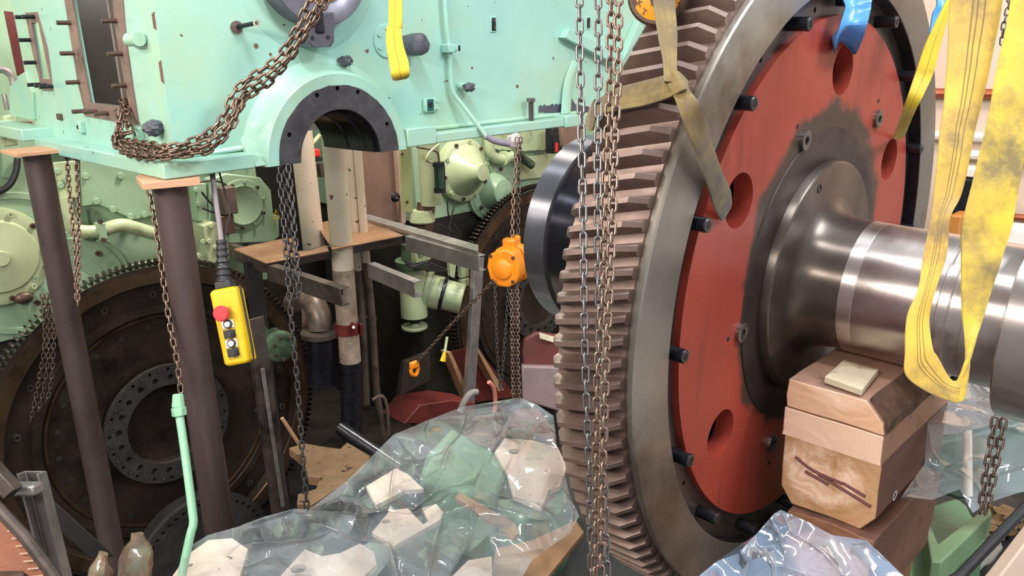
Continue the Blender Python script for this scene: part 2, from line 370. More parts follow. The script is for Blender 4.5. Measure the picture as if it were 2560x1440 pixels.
def ribbon(stations, th, mt, name, parent=None, label=None, sub_=1, ns=8, sag=0):
    """stations: (left point, right point). Smooth strap with real thickness and UV across (u) and along (v)."""
    S = []
    n = len(stations)
    def cr(p0, p1, p2, p3, t): return .5*((2*p1) + (p2-p0)*t + (2*p0-5*p1+4*p2-p3)*t*t + (3*p1-p0-3*p2+p3)*t**3)
    L = [a for a, b in stations]; R = [b for a, b in stations]
    for i in range(n-1):
        for k in range(ns):
            t = k/ns
            g = lambda Q: cr(Q[max(i-1, 0)], Q[i], Q[i+1], Q[min(i+2, n-1)], t)
            S.append((g(L), g(R)))
    S.append((L[-1], R[-1]))
    bm = bmesh.new(); uvl = bm.loops.layers.uv.new('UVMap'); W = 7
    rows = []; acc = 0; prev = None
    for i, (a, b) in enumerate(S):
        c = (a+b)/2
        if prev is not None: acc += (c-prev).length
        prev = c
        t = ((S[min(i+1, len(S)-1)][0]+S[min(i+1, len(S)-1)][1]) - (S[max(i-1, 0)][0]+S[max(i-1, 0)][1])).normalized()
        w = b-a; nn = w.cross(t).normalized()
        row = []
        for s_ in (1, -1):
            for j in range(W):
                u = j/(W-1) if s_ > 0 else 1-j/(W-1)
                p = a + w*u + nn*(s_*th/2*(1 if 0 < j < W-1 else .55))
                p += nn*(noise.noise(p*14)*.004*min(1, w.length*14) + sag*math.sin(PI*u)*w.length)
                row.append((bm.verts.new(p), u, acc))
        rows.append(row)
    m_ = len(rows[0])
    for i in range(len(rows)-1):
        for j in range(m_):
            k = (j+1) % m_
            q = [rows[i][j], rows[i][k], rows[i+1][k], rows[i+1][j]]
            f = bm.faces.new([x[0] for x in q])
            for lp, x in zip(f.loops, q): lp[uvl].uv = (x[1], x[2]*4)
    bm.faces.new([x[0] for x in rows[0]][::-1]); bm.faces.new([x[0] for x in rows[-1]])
    bmesh.ops.recalc_face_normals(bm, faces=bm.faces)
    me = bpy.data.meshes.new(name); bm.to_mesh(me); bm.free(); me.materials.append(mt)
    me.polygons.foreach_set('use_smooth', [True]*len(me.polygons)); me.set_sharp_from_angle(angle=math.radians(60))
    o = bpy.data.objects.new(name, me); COL.objects.link(o)
    if parent: o.parent = parent; o.matrix_parent_inverse = ROOTINV[parent.name]
    if label: o['label'] = label
    return o
def strip(pts, depth, depth2=None):
    """px stations (xl,yl,xr,yr[,d]) to points"""
    r = []
    for i, q in enumerate(pts):
        d = q[4] if len(q) > 4 else depth
        dr = q[5] if len(q) > 5 else d
        r.append((PD(q[0], q[1], d), PD(q[2], q[3], dr)))
    return r

LINKS = {}
def link_mesh(pitch, d, w, mt):
    key = (pitch, d, w, mt.name)
    if key in LINKS: return LINKS[key]
    L = pitch; r = (w-d)/2; h = (L+d)/2 - r   # centreline stadium: inner length = pitch + ... seats on the neighbour
    pts = []
    for i in range(9): t = -PI/2 + PI*i/8; pts.append(V((h + r*math.cos(t), r*math.sin(t), 0)))
    for i in range(9): t = PI/2 + PI*i/8; pts.append(V((-h + r*math.cos(t), r*math.sin(t), 0)))
    bm = bmesh.new(); rs = []; n = len(pts)
    for i, p in enumerate(pts):
        t = (pts[(i+1) % n]-pts[i-1]).normalized(); u = V((0, 0, 1)); v = t.cross(u)
        rs.append([bm.verts.new(p + d/2*(u*math.cos(2*PI*j/8) + v*math.sin(2*PI*j/8))) for j in range(8)])
    for i in range(n):
        for j in range(8):
            bm.faces.new((rs[i][j], rs[i][(j+1) % 8], rs[(i+1) % n][(j+1) % 8], rs[(i+1) % n][j]))
    bmesh.ops.recalc_face_normals(bm, faces=bm.faces)
    me = bpy.data.meshes.new('chain_link'); bm.to_mesh(me); bm.free(); me.materials.append(mt)
    me.polygons.foreach_set('use_smooth', [True]*len(me.polygons))
    LINKS[key] = me; return me
def smooth_path(pts, ns=8):
    pts = [V(p) for p in pts]; out = []; n = len(pts)
    for i in range(n-1):
        p0, p1, p2, p3 = pts[max(i-1, 0)], pts[i], pts[i+1], pts[min(i+2, n-1)]
        for k in range(ns):
            t = k/ns; out.append(.5*((2*p1) + (p2-p0)*t + (2*p0-5*p1+4*p2-p3)*t*t + (3*p1-p0-3*p2+p3)*t**3))
    out.append(pts[-1]); return out
def link_frames(pts, pitch, face, jit):
    P = smooth_path(pts); out = []; acc = 0; i = 0; target = pitch/2; k = 0
    for a, b in zip(P, P[1:]):
        L = (b-a).length
        while acc + L >= target:
            p = a + (b-a)*((target-acc)/L); t = (b-a).normalized()
            n = (CAM-p if face is None else V(face)); n = (n - t*n.dot(t)).normalized()
            ang = math.radians(12) + (PI/2 if k % 2 else 0) + random.uniform(-jit, jit)
            n = Quaternion(t, ang) @ n
            out.append((p, t, n)); target += pitch; k += 1
        acc += L
    return out
def chain(name, label, pts, pitch, d, w, mt, group=None, split=True, jit=.2, cat='chain', face=None):
    fr = link_frames(pts, pitch, face, jit); me = link_mesh(pitch, d, w, mt)
    base = fr[-1][0] if fr[-1][0].z < fr[0][0].z else fr[0][0]
    if split:
        root = thing(name, label, cat, base, group)
        for p, t, n in fr:
            o = bpy.data.objects.new('chain_link', me); COL.objects.link(o); o.parent = root
            o.matrix_local = Matrix.Translation(p-base) @ Matrix((t, n.cross(t), n)).transposed().to_4x4()
        return root
    bm = bmesh.new()
    for p, t, n in fr:
        b2 = bmesh.new(); b2.from_mesh(me); b2.transform(Matrix.Translation(p) @ Matrix((t, n.cross(t), n)).transposed().to_4x4())
        tmp = bpy.data.meshes.new('t'); b2.to_mesh(tmp); b2.free(); bm.from_mesh(tmp); bpy.data.meshes.remove(tmp)
    m2 = bpy.data.meshes.new(name); bm.to_mesh(m2); bm.free(); m2.materials.append(mt)
    m2.polygons.foreach_set('use_smooth', [True]*len(m2.polygons))
    o = bpy.data.objects.new(name, m2); COL.objects.link(o)
    return tag(o, label, cat, group)

# ------------------------------------------------------------------ gear wheel with shaft
GA = V((-.02522027, .99908242, .0346159)).normalized(); GC = V((2.17385922, .92439249, 3.04797))
G1 = GA.cross(EZ).normalized(); G2 = G1.cross(GA).normalized()
def G(w, r, a): a = math.radians(a); return GC + GA*w + (G1*math.cos(a) + G2*math.sin(a))*r
def GCYL(x, y, R):
    d = ray(x, y); o = CAM-GC; a = d-GA*d.dot(GA); b = o-GA*o.dot(GA)
    A_, B_, C_ = a.dot(a), 2*a.dot(b), b.dot(b)-R*R; D_ = max(0, B_*B_-4*A_*C_)
    return CAM + d*((-B_-math.sqrt(D_))/(2*A_))
def GPL(x, y, w):
    d = ray(x, y); o = GC+GA*w; return CAM + d*((o-CAM).dot(GA)/d.dot(GA))
def glathe(b, prof, n=96, a0=0, a1=2*PI): return b.lathe([(r, w) for w, r in prof], GC, GA, n, a0, a1, uv=(G1, G2))
gear = thing('gear_wheel', 'huge upright red and steel gear wheel on its polished shaft, resting on timber blocks', 'gear wheel', GC - EZ*.95)
NT = 120
b = B(); tw = math.radians(3.1)/.203
rows = []
prof = [(-.50, .912), (-.30, .914), (-.245, .926), (-.17, .945), (-.115, .956), (.115, .956), (.17, .945), (.245, .926), (.30, .914)]
def gear_row(w, tip):
    r = []
    for k in range(NT):
        for q, R in prof:
            a = 2*PI*(k+.5+q)/NT + w*tw
            R2 = min(R, tip); r.append(GC + GA*w + (G1*math.cos(a) + G2*math.sin(a))*R2)
    return r
for w, tip in ((.026, .905), (.028, .928), (.058, .956), (.1, .956), (.16, .956), (.182, .956), (.208, .930), (.210, .905)): rows.append(gear_row(w, tip))
b.rings(rows, cap=False)
rim = b.obj('toothed_rim', TOOTH, gear, smooth=24)
b = B(); glathe(b, [(.03, .80), (.03, .906), (.004, .919), (.0, .915), (0, .79), (.002, .786), (.003, .7855), (.20, .7855), (.205, .79), (.205, .906), (.18, .907)], 160)
b.obj('rim_band', RIMST, gear, smooth=30)
# web plate with six lightening holes
ha = [87, 149, 214, 275, 332, 29]
hl = [circ(.57*math.cos(math.radians(a)), .57*math.sin(math.radians(a)), .066, 40) for a in ha]
b = B(); b.plate(circ(0, 0, .709, 120), hl, GC+GA*.023, G1, G2, GA, .05)
b.obj('web_plate', red_mat(GC, GA), gear, smooth=40)
b = B(); glathe(b, [(.16, .3), (.16, .75)], 64); b.obj('rear_web', mat('rear_web_steel', (84, 80, 72), (66, 62, 56), rough=.4, metal=.6), gear)
# bolted margin ring with small tapped holes
hs = [circ(.733*math.cos(math.radians(a)), .733*math.sin(math.radians(a)), .0075, 12) for a in [101.6 + 22.5*k for k in range(16)]]
b = B(); b.plate(circ(0, 0, .786, 128), [circ(0, 0, .708, 120)] + hs, GC+GA*.042, G1, G2, GA, .02); b.obj('margin_ring', mat('margin_steel', (98, 90, 86), (78, 70, 68), rough=.36, metal=.6, scale=6), gear, smooth=40)
b = B(); glathe(b, [(.066, .70), (.066, .7845), (.004, .7845)], 120); b.obj('recess_shade_wall', BLACKST, gear, smooth=30)  # near-black lining paints in the rim step's shade on the inner wall
# hub ring, flange, shaft
b = B(); glathe(b, [(.024, .30), (.019, .312), (.019, .418), (.024, .421)], 96); b.obj('hub_ring', DARKRING, gear)
b = B(); glathe(b, [(.024, .331), (-.002, .331), (-.006, .327), (-.006, .323), (-.006, .236), (-.0062, .2325), (-.008, .222), (-.014, .208), (-.024, .198), (-.040, .1895), (-.060, .1845), (-.085, .182), (-.12, .182)], 128); b.obj('shaft_flange', mat('flange_steel', (118, 108, 102), (96, 88, 82), rough=.36, aniso=.85, metal=.85, scale=5), gear, smooth=50)
b = B(); glathe(b, [(-.118, .182), (-.155, .181), (-.156, .1795), (-.158, .181), (-.35, .181), (-.352, .176), (-.358, .176), (-.36, .184), (-.375, .184), (-.378, .174), (-.41, .174), (-.413, .181), (-.505, .181)], 128); b.obj('shaft', SHAFT, gear, smooth=40)
b = B(); glathe(b, [(-.47, .17), (-.50, .17), (-.50, .236), (-.504, .241), (-.588, .241), (-.592, .236), (-.592, 0.001)], 128); b.obj('coupling_flange', SHAFT, gear, smooth=40)
b = B(); glathe(b, [(.02, .14), (.30, .14), (.60, .15), (.762, .16), (.762, .30), (.757, .306), (.757, .318), (.762, .326), (.845, .326), (.85, .32), (.85, .0001)], 128); b.obj('rear_coupling', MIRROR, gear, smooth=40)
for k in range(16):
    a = 113.2 + 22.5*k; b = B()
    p = G(.041, .745, a); q = -GA
    b.cyl(p, p+q*.056, .0165, n=24)
    o = b.obj('bolt', BLACKST, gear, bevel=.0025)
    b = B(); b.cyl(p+q*.0545, p+q*.0566, .0085, n=6); sub(b.obj('hex_socket', BLACKV, None), o)
    b = B(); b.lathe([(.0086, .0542), (.0092, .0564), (.0145, .0564), (.0155, .0555)], p, q, 24); sub(b.obj('head_rim', CHAINGREY, None), o)
for a, r in ((113, .437), (51.5, .533), (187.3, .422), (251.3, .498)):
    p = G(.023, r, a); b = B(); b.lathe([(.011, .0), (.011, .010), (.020, .012), (.026, .010), (.026, 0)], p, -GA, 24); b.obj('threaded_boss', mat('boss_steel', (120, 116, 114), rough=.3, metal=.9), gear)
    b = B(); b.cyl(p, p-GA*.003, .0112, n=16); b.obj('boss_hole', BLACKV, gear)
for a, r in ((116, .491), (55.2, .573), (186.4, .483), (254, .56)):
    p = G(.0236, r, a); b = B(); b.cyl(p, p-GA*.0016, .006, n=12); b.obj('pin_hole', BLACKV, gear)
p = G(.018, .319, 110.9); b = B(); p = G(-.0062, .29, 110.5); b.lathe([(.008, 0), (.008, .0015), (.0125, .0015), (.0125, 0)], p, -GA, 16); b.obj('tapped_hole', BLACKST, gear)

# ------------------------------------------------------------------ slings on the gear and over the shaft
S = []
# dirty choker sling: hook to knot
sl = thing('web_sling', 'grimy olive web sling choked round the gear teeth and hung from the orange hook', 'sling', PD(1685, 210, 1.55))
def off(x, y, R): return GCYL(x, y, R)
ribbon(strip([(1632, -60, 1690, -60, 1.66), (1633, 5, 1688, 8, 1.635), (1645, 90, 1693, 90, 1.60), (1657, 150, 1692, 150, 1.565), (1660, 205, 1693, 205, 1.54)], 2), .008, SLINGD, 'hoisting_leg', sl, sag=.12)
ribbon([(off(1716, 200, .99), off(1716, 226, .99)), (off(1690, 178, 1.01), off(1708, 226, 1.01)), (off(1665, 188, 1.0), off(1668, 246, 1.0)), (off(1600, 205, .98), off(1612, 262, .98)), (off(1540, 222, .975), off(1550, 276, .975)), (off(1496, 250, .975), off(1496, 290, .975)), (off(1476, 280, .97), off(1482, 326, .97)), (G(.225, .95, 146), G(.225, .95, 149.5))], .008, SLINGD, 'choker_band', sl)
ribbon([(PD(1668, 212, 1.54), PD(1712, 206, 1.54)), (PD(1686, 245, 1.53), PD(1724, 226, 1.53)), (PD(1706, 300, 1.515), PD(1753, 268, 1.51)), (GPL(1735, 370, -.05), GPL(1777, 350, -.05)), (GPL(1765, 452, -.02), GPL(1802, 425, -.02)), (GPL(1785, 515, -.012), GPL(1825, 480, -.012)), (GPL(1806, 552, .015), GPL(1826, 512, .015)), (G(.07, .56, 150)-G1*.012, G(.07, .57, 146))], .008, SLINGD, 'web_hole_leg', sl)
# hook
hk = thing('hoist_hook', 'chipped orange hoist hook body above the gear, holding the grimy sling', 'hook', PD(1645, 60, 1.68))
hc = PD(1646, -12, 1.70); hn = (CAM-hc); hn.z = 0; hn = (hn.normalized()*.9 + RT*-.2).normalized()
b = B(); b.lathe([(.0005, .018), (.051, .018), (.057, .015), (.058, -.015), (.051, -.018), (.0005, -.018)], hc, hn, 48); b.obj('hook_cheek', HOOKOR, hk, smooth=30)
b = B(); b.lathe([(.051, .0185), (.058, .0185), (.0635, .013), (.0635, -.013), (.058, -.0185), (.051, -.0185)], hc, hn, 48); b.obj('hook_rim', HOOKDK, hk, smooth=30)
b = B(); b.tube(smooth_path([hc+EZ*.03, hc+EZ*.10, hc+EZ*.2], 3), .016, 12); b.obj('hook_shank', HOOKDK, hk)
# embossed letters on the cheek
for ch, dx, dy in (('S', -.038, .004), ('T', -.026, -.034), ('K', -.036, -.016)):
    cu = bpy.data.curves.new('t', 'FONT'); cu.body = ch; cu.size = .018; cu.extrude = .001; cu.align_x = 'CENTER'; cu.align_y = 'CENTER'
    to = bpy.data.objects.new('t', cu); COL.objects.link(to); dg = bpy.context.evaluated_depsgraph_get(); me = bpy.data.meshes.new_from_object(to.evaluated_get(dg))
    bpy.data.objects.remove(to); bpy.data.curves.remove(cu)
    o = bpy.data.objects.new('embossed_letter', me); COL.objects.link(o); me.materials.append(HOOKDK)
    zx = EZ.cross(hn).normalized(); up_ = hn.cross(zx)
    me.transform(Matrix.Translation(hc + hn*.0185 + zx*dx + up_*dy) @ Matrix((zx, up_, hn)).transposed().to_4x4() @ Matrix.Rotation(-.5, 4, 'Z'))
    o.parent = hk; o.matrix_parent_inverse = ROOTINV[hk.name]
# blue film wrapped slings
def blue(name, label, st, fold):
    o = ribbon(st, .012, BLUEF, name, None, sag=fold); return tag(o, label, 'plastic wrap')
blue('plastic_wrap', 'blue plastic film wrapped sling threaded into the top hole of the gear', [(PD(2098, -50, 1.99), PD(2210, -50, 1.99)), (PD(2108, 0, 1.985), PD(2180, 0, 1.985)), (PD(2112, 20, 1.985), PD(2176, 22, 1.985)), (PD(2098, 70, 1.98), PD(2164, 70, 1.98)), (GPL(2088, 120, -.008), GPL(2142, 122, -.008)), (GPL(2086, 134, .012), GPL(2134, 134, .012))], .30)
blue('plastic_wrap', 'blue plastic film bunched round the narrow yellow sling right of the gear', [(PD(2336, -40, 2.2), PD(2400, -40, 2.2)), (PD(2342, 8, 2.2), PD(2380, 12, 2.2)), (PD(2332, 32, 2.2), PD(2372, 45, 2.2)), (PD(2326, 70, 2.2), PD(2352, 72, 2.2)), (PD(2320, 82, 2.2), PD(2345, 76, 2.2))], .35)
o = ribbon([(PD(2520, -420, 2.12), PD(2560, -420, 2.12)), (PD(2384, -50, 2.12), PD(2412, -50, 2.12)), (PD(2366, 0, 2.12), PD(2384, 0, 2.12)), (PD(2318, 100, 2.13), PD(2352, 110, 2.13)), (PD(2290, 180, 2.14), PD(2330, 190, 2.14)), (PD(2262, 260, 2.16), PD(2290, 275, 2.16)), (GPL(2236, 332, -.005), GPL(2262, 335, -.005)), (GPL(2232, 345, .015), GPL(2250, 345, .015))], .009, SLINGN, 'web_sling')
tag(o, 'narrow yellow sling running up from the right hole of the red gear web', 'sling')
# big yellow sling looped under the shaft
ys = thing('web_sling', 'wide worn yellow sling hanging in a long loop before the polished shaft', 'sling', PD(2395, 1005, 1.55))
ribbon(strip([(2418, -420, 2560, -420, 1.62), (2376, 0, 2505, 0, 1.62), (2372, 100, 2486, 110, 1.615), (2362, 240, 2458, 240, 1.61), (2350, 330, 2436, 330, 1.60), (2336, 470, 2404, 480, 1.59), (2328, 540, 2376, 545, 1.585, 1.57), (2308, 640, 2366, 640, 1.58, 1.56), (2296, 720, 2336, 735, 1.57, 1.555), (2268, 790, 2322, 800, 1.56), (2264, 880, 2330, 870, 1.55), (2268, 940, 2340, 890, 1.545, 1.55), (2330, 985, 2372, 945, 1.54, 1.55), (2392, 1008, 2395, 955, 1.54, 1.55)], 1.6), .009, SLINGY, 'near_leg', ys)
ribbon(strip([(2590, -420, 2712, -420, 1.60), (2528, 0, 2640, 0, 1.60), (2490, 190, 2610, 190, 1.59), (2470, 300, 2580, 300, 1.585), (2438, 430, 2552, 430, 1.58), (2408, 560, 2530, 560, 1.575), (2404, 640, 2500, 655, 1.57), (2405, 760, 2462, 780, 1.56), (2412, 850, 2440, 850, 1.555, 1.54), (2420, 900, 2418, 905, 1.55, 1.535), (2420, 960, 2392, 950, 1.54, 1.55), (2408, 1000, 2380, 962, 1.54, 1.552), (2385, 1005, 2370, 960, 1.54, 1.55)], 1.6), .009, SLINGB, 'far_leg', ys)
chain('chain', 'small dark hand chain dangling behind the wide yellow sling', [PD(2540, -420, 2.4), PD(2524, -30, 2.4), PD(2520, 20, 2.4), PD(2510, 60, 2.4), PD(2505, 110, 2.4)], .022, .0045, .016, CHAINDK, None)

# ------------------------------------------------------------------ timber packing under the shaft
X0 = 1.888
TW = lambda c1, c2, c3, sc, rg: wood_mat('wood%d' % len(MATS), c1, c2, c3, sc, rg)
SIDEWOOD = wood_mat('weathered_wood', (132, 94, 78), (104, 72, 62), (72, 48, 42), 5)
PLANKSIDE = wood_mat('plank_side', (186, 146, 118), (160, 120, 96), (120, 84, 68), 5)
SLABTOP = wood_mat('slab_top', (176, 138, 118), (146, 112, 98), (84, 62, 56), 5)
def timber(name, label, x0, x1, ya, yb, za, zb, c1, c2, c3, rc, chamf=.0, rough=.004, sc=9, clip=None, side=None):
    pts = [(ya+chamf, za), (yb-chamf, za), (yb, za+chamf*1.3), (yb, zb), (ya, zb), (ya, za+chamf*1.3)] if clip is None else clip
    b = B(); b.prism([V((x0, y, z)) for y, z in pts], EX*(x1-x0))
    bmesh.ops.subdivide_edges(b.bm, edges=b.bm.edges[:], cuts=5, use_grid_fill=True)
    for v in b.bm.verts: v.co += V((noise.noise(v.co*9), noise.noise(v.co*9+V((5, 0, 0))), noise.noise(v.co*9+V((0, 7, 0)))))*rough
    o = b.obj(name, TW(c1, c2, c3, sc, rc), None, smooth=30, bevel=.004)
    o.data.materials.append(side or SIDEWOOD)
    for p in o.data.polygons:
        if abs(p.normal.x) < .5: p.material_index = 1
    return o
o = timber('timber_block', 'big square timber block with a dark star crack, under the two planks below the shaft', X0+.01, 2.4, .612, .866, 2.485, 2.684, (246, 214, 190), (232, 186, 152), (186, 140, 94), V((1.9, .76, 2.60)), .035); tag(o, o.name and 'big square timber block with a dark star crack, under the two planks below the shaft', 'timber')
tb = o
for pts in ([(.70, 2.598), (.78, 2.606), (.83, 2.628)], [(.765, 2.60), (.72, 2.588), (.66, 2.572), (.625, 2.562)], [(.80, 2.595), (.755, 2.585), (.735, 2.58)], [(.70, 2.60), (.64, 2.585)]):
    b = B(); P = [V((X0+.0085+noise.noise(V((9, y*30, z*30)))*.001, y, z)) for y, z in pts]; b.tube(smooth_path(P, 4), .0045, 6); sub(b.obj('crack', mat('crack_brown', (104, 66, 62), rough=.8), None), tb)
b = B(); b.lathe([(.0095, 0), (.0095, .001), (.014, .001), (.014, 0)], V((2.02, .609, 2.545)), -EY, 20); sub(b.obj('chalk_mark', mat('chalk', (196, 196, 204), rough=.9), None), tb)
o = timber('timber_plank', 'pale sawn plank in the middle of the timber stack under the shaft', X0, 2.38, .612, .868, 2.686, 2.766, (250, 220, 200), (246, 212, 190), (232, 194, 168), V((1.9, .9, 2.5)), 0, .002, 5, side=PLANKSIDE); tag(o, 'pale sawn plank in the middle of the timber stack under the shaft', 'timber')
o = timber('timber_slab', 'waney edged timber slab with bark, topmost under the shaft', X0, 2.4, .62, .866, 2.768, 2.85, (250, 214, 188), (242, 202, 172), (220, 174, 138), V((1.9, .73, 2.9)), 0, .004, 7, side=SLABTOP, clip=[(.640, 2.768), (.862, 2.768), (.868, 2.80), (.864, 2.848), (.66, 2.848), (.618, 2.80), (.612, 2.768)]); tag(o, 'waney edged timber slab with bark, topmost under the shaft', 'timber')
b = B(); b.prism([V((X0+.012, y, z)) for y, z in ((.617, 2.772), (.660, 2.846), (.652, 2.853), (.604, 2.80), (.606, 2.772))], EX*.47)
bmesh.ops.subdivide_edges(b.bm, edges=b.bm.edges[:], cuts=8, use_grid_fill=True)
for v in b.bm.verts: v.co += V((0, noise.noise(v.co*26), noise.noise(v.co*26+V((3, 3, 3)))))*.008
sub(b.obj('bark', mat('bark', (58, 40, 32), (112, 84, 66), rough=.9, scale=18, bump=.8, bscale=50), None), o)
P = [PZ(*p, 2.853) for p in ((2060, 957), (2153, 990), (2195, 938), (2107, 914))]
b = B(); b.prism(P, EZ*.017); o = b.obj('wood_shim', SHIM, None, bevel=.0015); tag(o, 'small white painted wooden shim on the topmost timber slab', 'shim')
o = timber('timber_block', 'reddish timber block lowest of the stack, half under the clear film', X0-.015, 2.36, .60, .83, 2.20, 2.482, (220, 168, 128), (200, 146, 108), (120, 80, 56), V((1.9, .7, 2.36)), .03, .01); tag(o, 'reddish timber block lowest of the stack, half under the clear film', 'timber')
b = B(); b.bb((1.90, .62, 1.92), (2.3, .82, 2.198)); o = b.obj('timber_block', TW((150, 110, 80), (130, 92, 66), (96, 66, 46), 6, None), None, bevel=.006); tag(o, 'dark timber base at the foot of the stack on the lower gearbox', 'timber')

# ------------------------------------------------------------------ upper gearbox casing on its props
YF, YW = 3.0, 3.10
gc = thing('gearbox_casing', 'huge mint green upper gearbox casing with a round bearing arch, propped on dark steel posts', 'gearbox casing', (2.0, 3.2, 3.25))
def P2(x, y, Yv=YW): p = PY(x, y, Yv); return (p.x, p.z)
AX, AZ, AR = 1.985, 3.262, .305
# front wall with arch notch
arch = [(AX+.33*math.cos(t), 3.25+.0+.33*math.sin(t)+.012) for t in [PI*i/24 for i in range(25)]]
rt = [P2(1512, 292), P2(1516, 215), P2(1530, 170)]
outer = [(1.30, 3.26)] + arch[::-1] + [(rt[0][0], 3.26), rt[0], rt[1], rt[2], P2(1560, 172), P2(1612, 62), (P2(1640, -60)[0], 4.35), (1.30, 4.35)]
b = B(); b.plate(outer, [], V((0, YW, 0)), EX, EZ, EY, .03); b.obj('front_wall', MINT, gc, smooth=40)
# side wall with two windows
def S2(x, y): p = PX(x, y, 1.30); return (p.y, p.z)
w1 = [S2(*p) for p in ((178, -30), (283, -30), (290, 60), (308, 170), (326, 265), (290, 264), (230, 257), (210, 150))]
w2 = [S2(*p) for p in ((82, 57), (99, 57), (128, 198), (105, 196))]
b = B(); b.plate([(YW+.0305, 3.26), (S2(74, 232)[0], 3.26), S2(74, 232), S2(62, 181), (S2(24, -20)[0], 4.35), (YW+.0305, 4.35)], [w1, w2], V((1.30, 0, 0)), EY, EZ, EX, .012); b.obj('side_wall', MINT, gc)
b = B(); b.bb((1.335, 4.15, 3.255), (4.1, 4.18, 4.32)); b.obj('inner_bulkhead', INNER, gc)
b = B(); b.bb((1.335, 3.62, 3.30), (1.55, 3.64, 4.32)); b.bb((1.95, 3.135, 3.6), (1.97, 4.15, 4.32)); b.obj('inner_rib', INNER, gc)
# flange (bottom joint face)
def flange(name, a, c): b = B(); b.bb(a, c); return b.obj(name, MINT, gc, bevel=.006)
flange('joint_flange', (1.208, 3.0, 3.252), (1.575, YW+.01, 3.312))
flange('joint_flange', (1.208, YW+.0101, 3.252), (1.31, 4.52, 3.312))
flange('joint_flange', (1.16, 4.52, 3.30), (1.31, 5.3, 3.36))
flange('joint_flange', (2.52, 3.0, 3.258), (3.46, YW+.01, 3.306))
flange('flange_pad', (2.345, 2.992, 3.256), (2.52, YW+.01, 3.342))
flange('flange_pad', (3.46, 2.985, 3.252), (3.70, YW+.01, 3.318))
for xs in (1.575, 2.345):
    s = 1 if xs < 2 else -1
    b = B(); b.prism([V((xs, 3.0, 3.256)), V((xs+.11*s, 3.012, 3.256)), V((xs+.11*s, 3.012, 3.45 if s > 0 else 3.35)), V((xs, YW, 3.36))], EY*.08); b.obj('gusset', MINT, gc, bevel=.006)
b = B(); b.tube([(1.30, YW-.005, 3.315), (1.66, YW-.005, 3.33)], .012, 8); b.obj('weld_bead', MINT, gc)
b = B(); b.tube([(2.36, YW-.005, 3.32), (3.68, YW-.005, 3.315)], .012, 8); b.obj('weld_bead', MINT, gc)
# arch boss, dark machined ring, bearing bore
b = B(); b.lathe([(.304, .0), (.352, -.002), (.362, .01), (.372, .06), (.392, .092), (.42, .105)], V((AX, YF-.002, AZ-.012)), EY, 64, 0, PI, uv=(EX, EZ)); b.obj('arch_boss', MINT, gc, smooth=50)
hs = [P2(*p, YF) for p in ((722, 337), (791, 238), (842, 221), (893, 230), (966, 310))]
aa = lambda r, n=48: [(AX+(r+.004*noise.noise(V((r*9, t*7, 1))) * (r > .25))*math.cos(t), AZ-.012+(r+.006*noise.noise(V((r*9, t*9, 1)))*(r > .25))*math.sin(t)) for t in [PI*i/n for i in range(n+1)]]
b = B(); b.plate(aa(.306) + aa(.205)[::-1], [circ(h[0], h[1], .0105, 14) for h in hs], V((0, YF-.006, 0)), EX, EZ, EY, .03); b.obj('arch_ring', ARCHDK, gc)
for h in hs: b = B(); b.cyl((h[0], YF+.022, h[1]), (h[0], YF+.024, h[1]), .0112, n=14); b.obj('hole_bottom', BLACKST, gc)
b = B(); b.lathe([(.206, .0), (.202, .03), (.190, .034), (.190, .10), (.184, .104), (.184, .22), (.178, .225), (.178, .42), (.306, .42), (.306, .03)], V((AX, YF-.004, AZ-.012)), EY, 48, 0, PI, uv=(EX, EZ)); b.obj('bearing_bore', mat('bore_dark', (58, 58, 64), (36, 36, 40), rough=.3, metal=.8, scale=8), gc, smooth=30)
# upper bore with its bracket
ub = PY(797, -88, YF); R_ = .232
b = B(); b.lathe([(.15, .10), (.15, .0), (.155, -.004), (.232, -.004), (.236, .0), (.236, .10)], ub, EY, 56, uv=(EX, EZ)); b.obj('upper_bore_ring', mat('bore_ring_grey', (96, 94, 106), (128, 126, 136), rough=.35, metal=.6, scale=6), gc, smooth=40)
b = B(); b.lathe([(.149, .2), (.149, .012), (.128, .01), (.128, .2)], ub, EY, 56, uv=(EX, EZ)); b.obj('bronze_liner', mat('bronze', (170, 132, 92), (110, 84, 62), rough=.35, metal=.8, scale=8), gc)
b = B(); b.lathe([(.239, .1), (.30, .085), (.34, .1)], ub, EY, 56, uv=(EX, EZ)); b.obj('bore_boss', MINT, gc, smooth=60)
q = [PY(*p, YF-.004) for p in ((762, 40), (834, 30), (834, 105), (826, 118), (778, 118), (769, 106))]
b = B(); b.plate([(p.x, p.z) for p in q], [], V((0, YF-.012, 0)), EX, EZ, EY, .1); br = b.obj('bracket', mat('bracket_grey', (110, 108, 120), (86, 84, 94), rough=.4, metal=.5, scale=8), gc, bevel=.008)
for p in ((781, 95), (820, 93)): c = PY(*p, YF-.013); b = B(); b.cyl(c, c+EY*-.002, .0085, n=14); sub(b.obj('bracket_hole', BLACKV, None), br)
c = PY(800, 55, YF-.02); b = B(); b.bb(c-V((.022, 0, .045)), c+V((.022, .02, .045))); sub(b.obj('bracket_slot', BLACKST, None, bevel=.008), br)
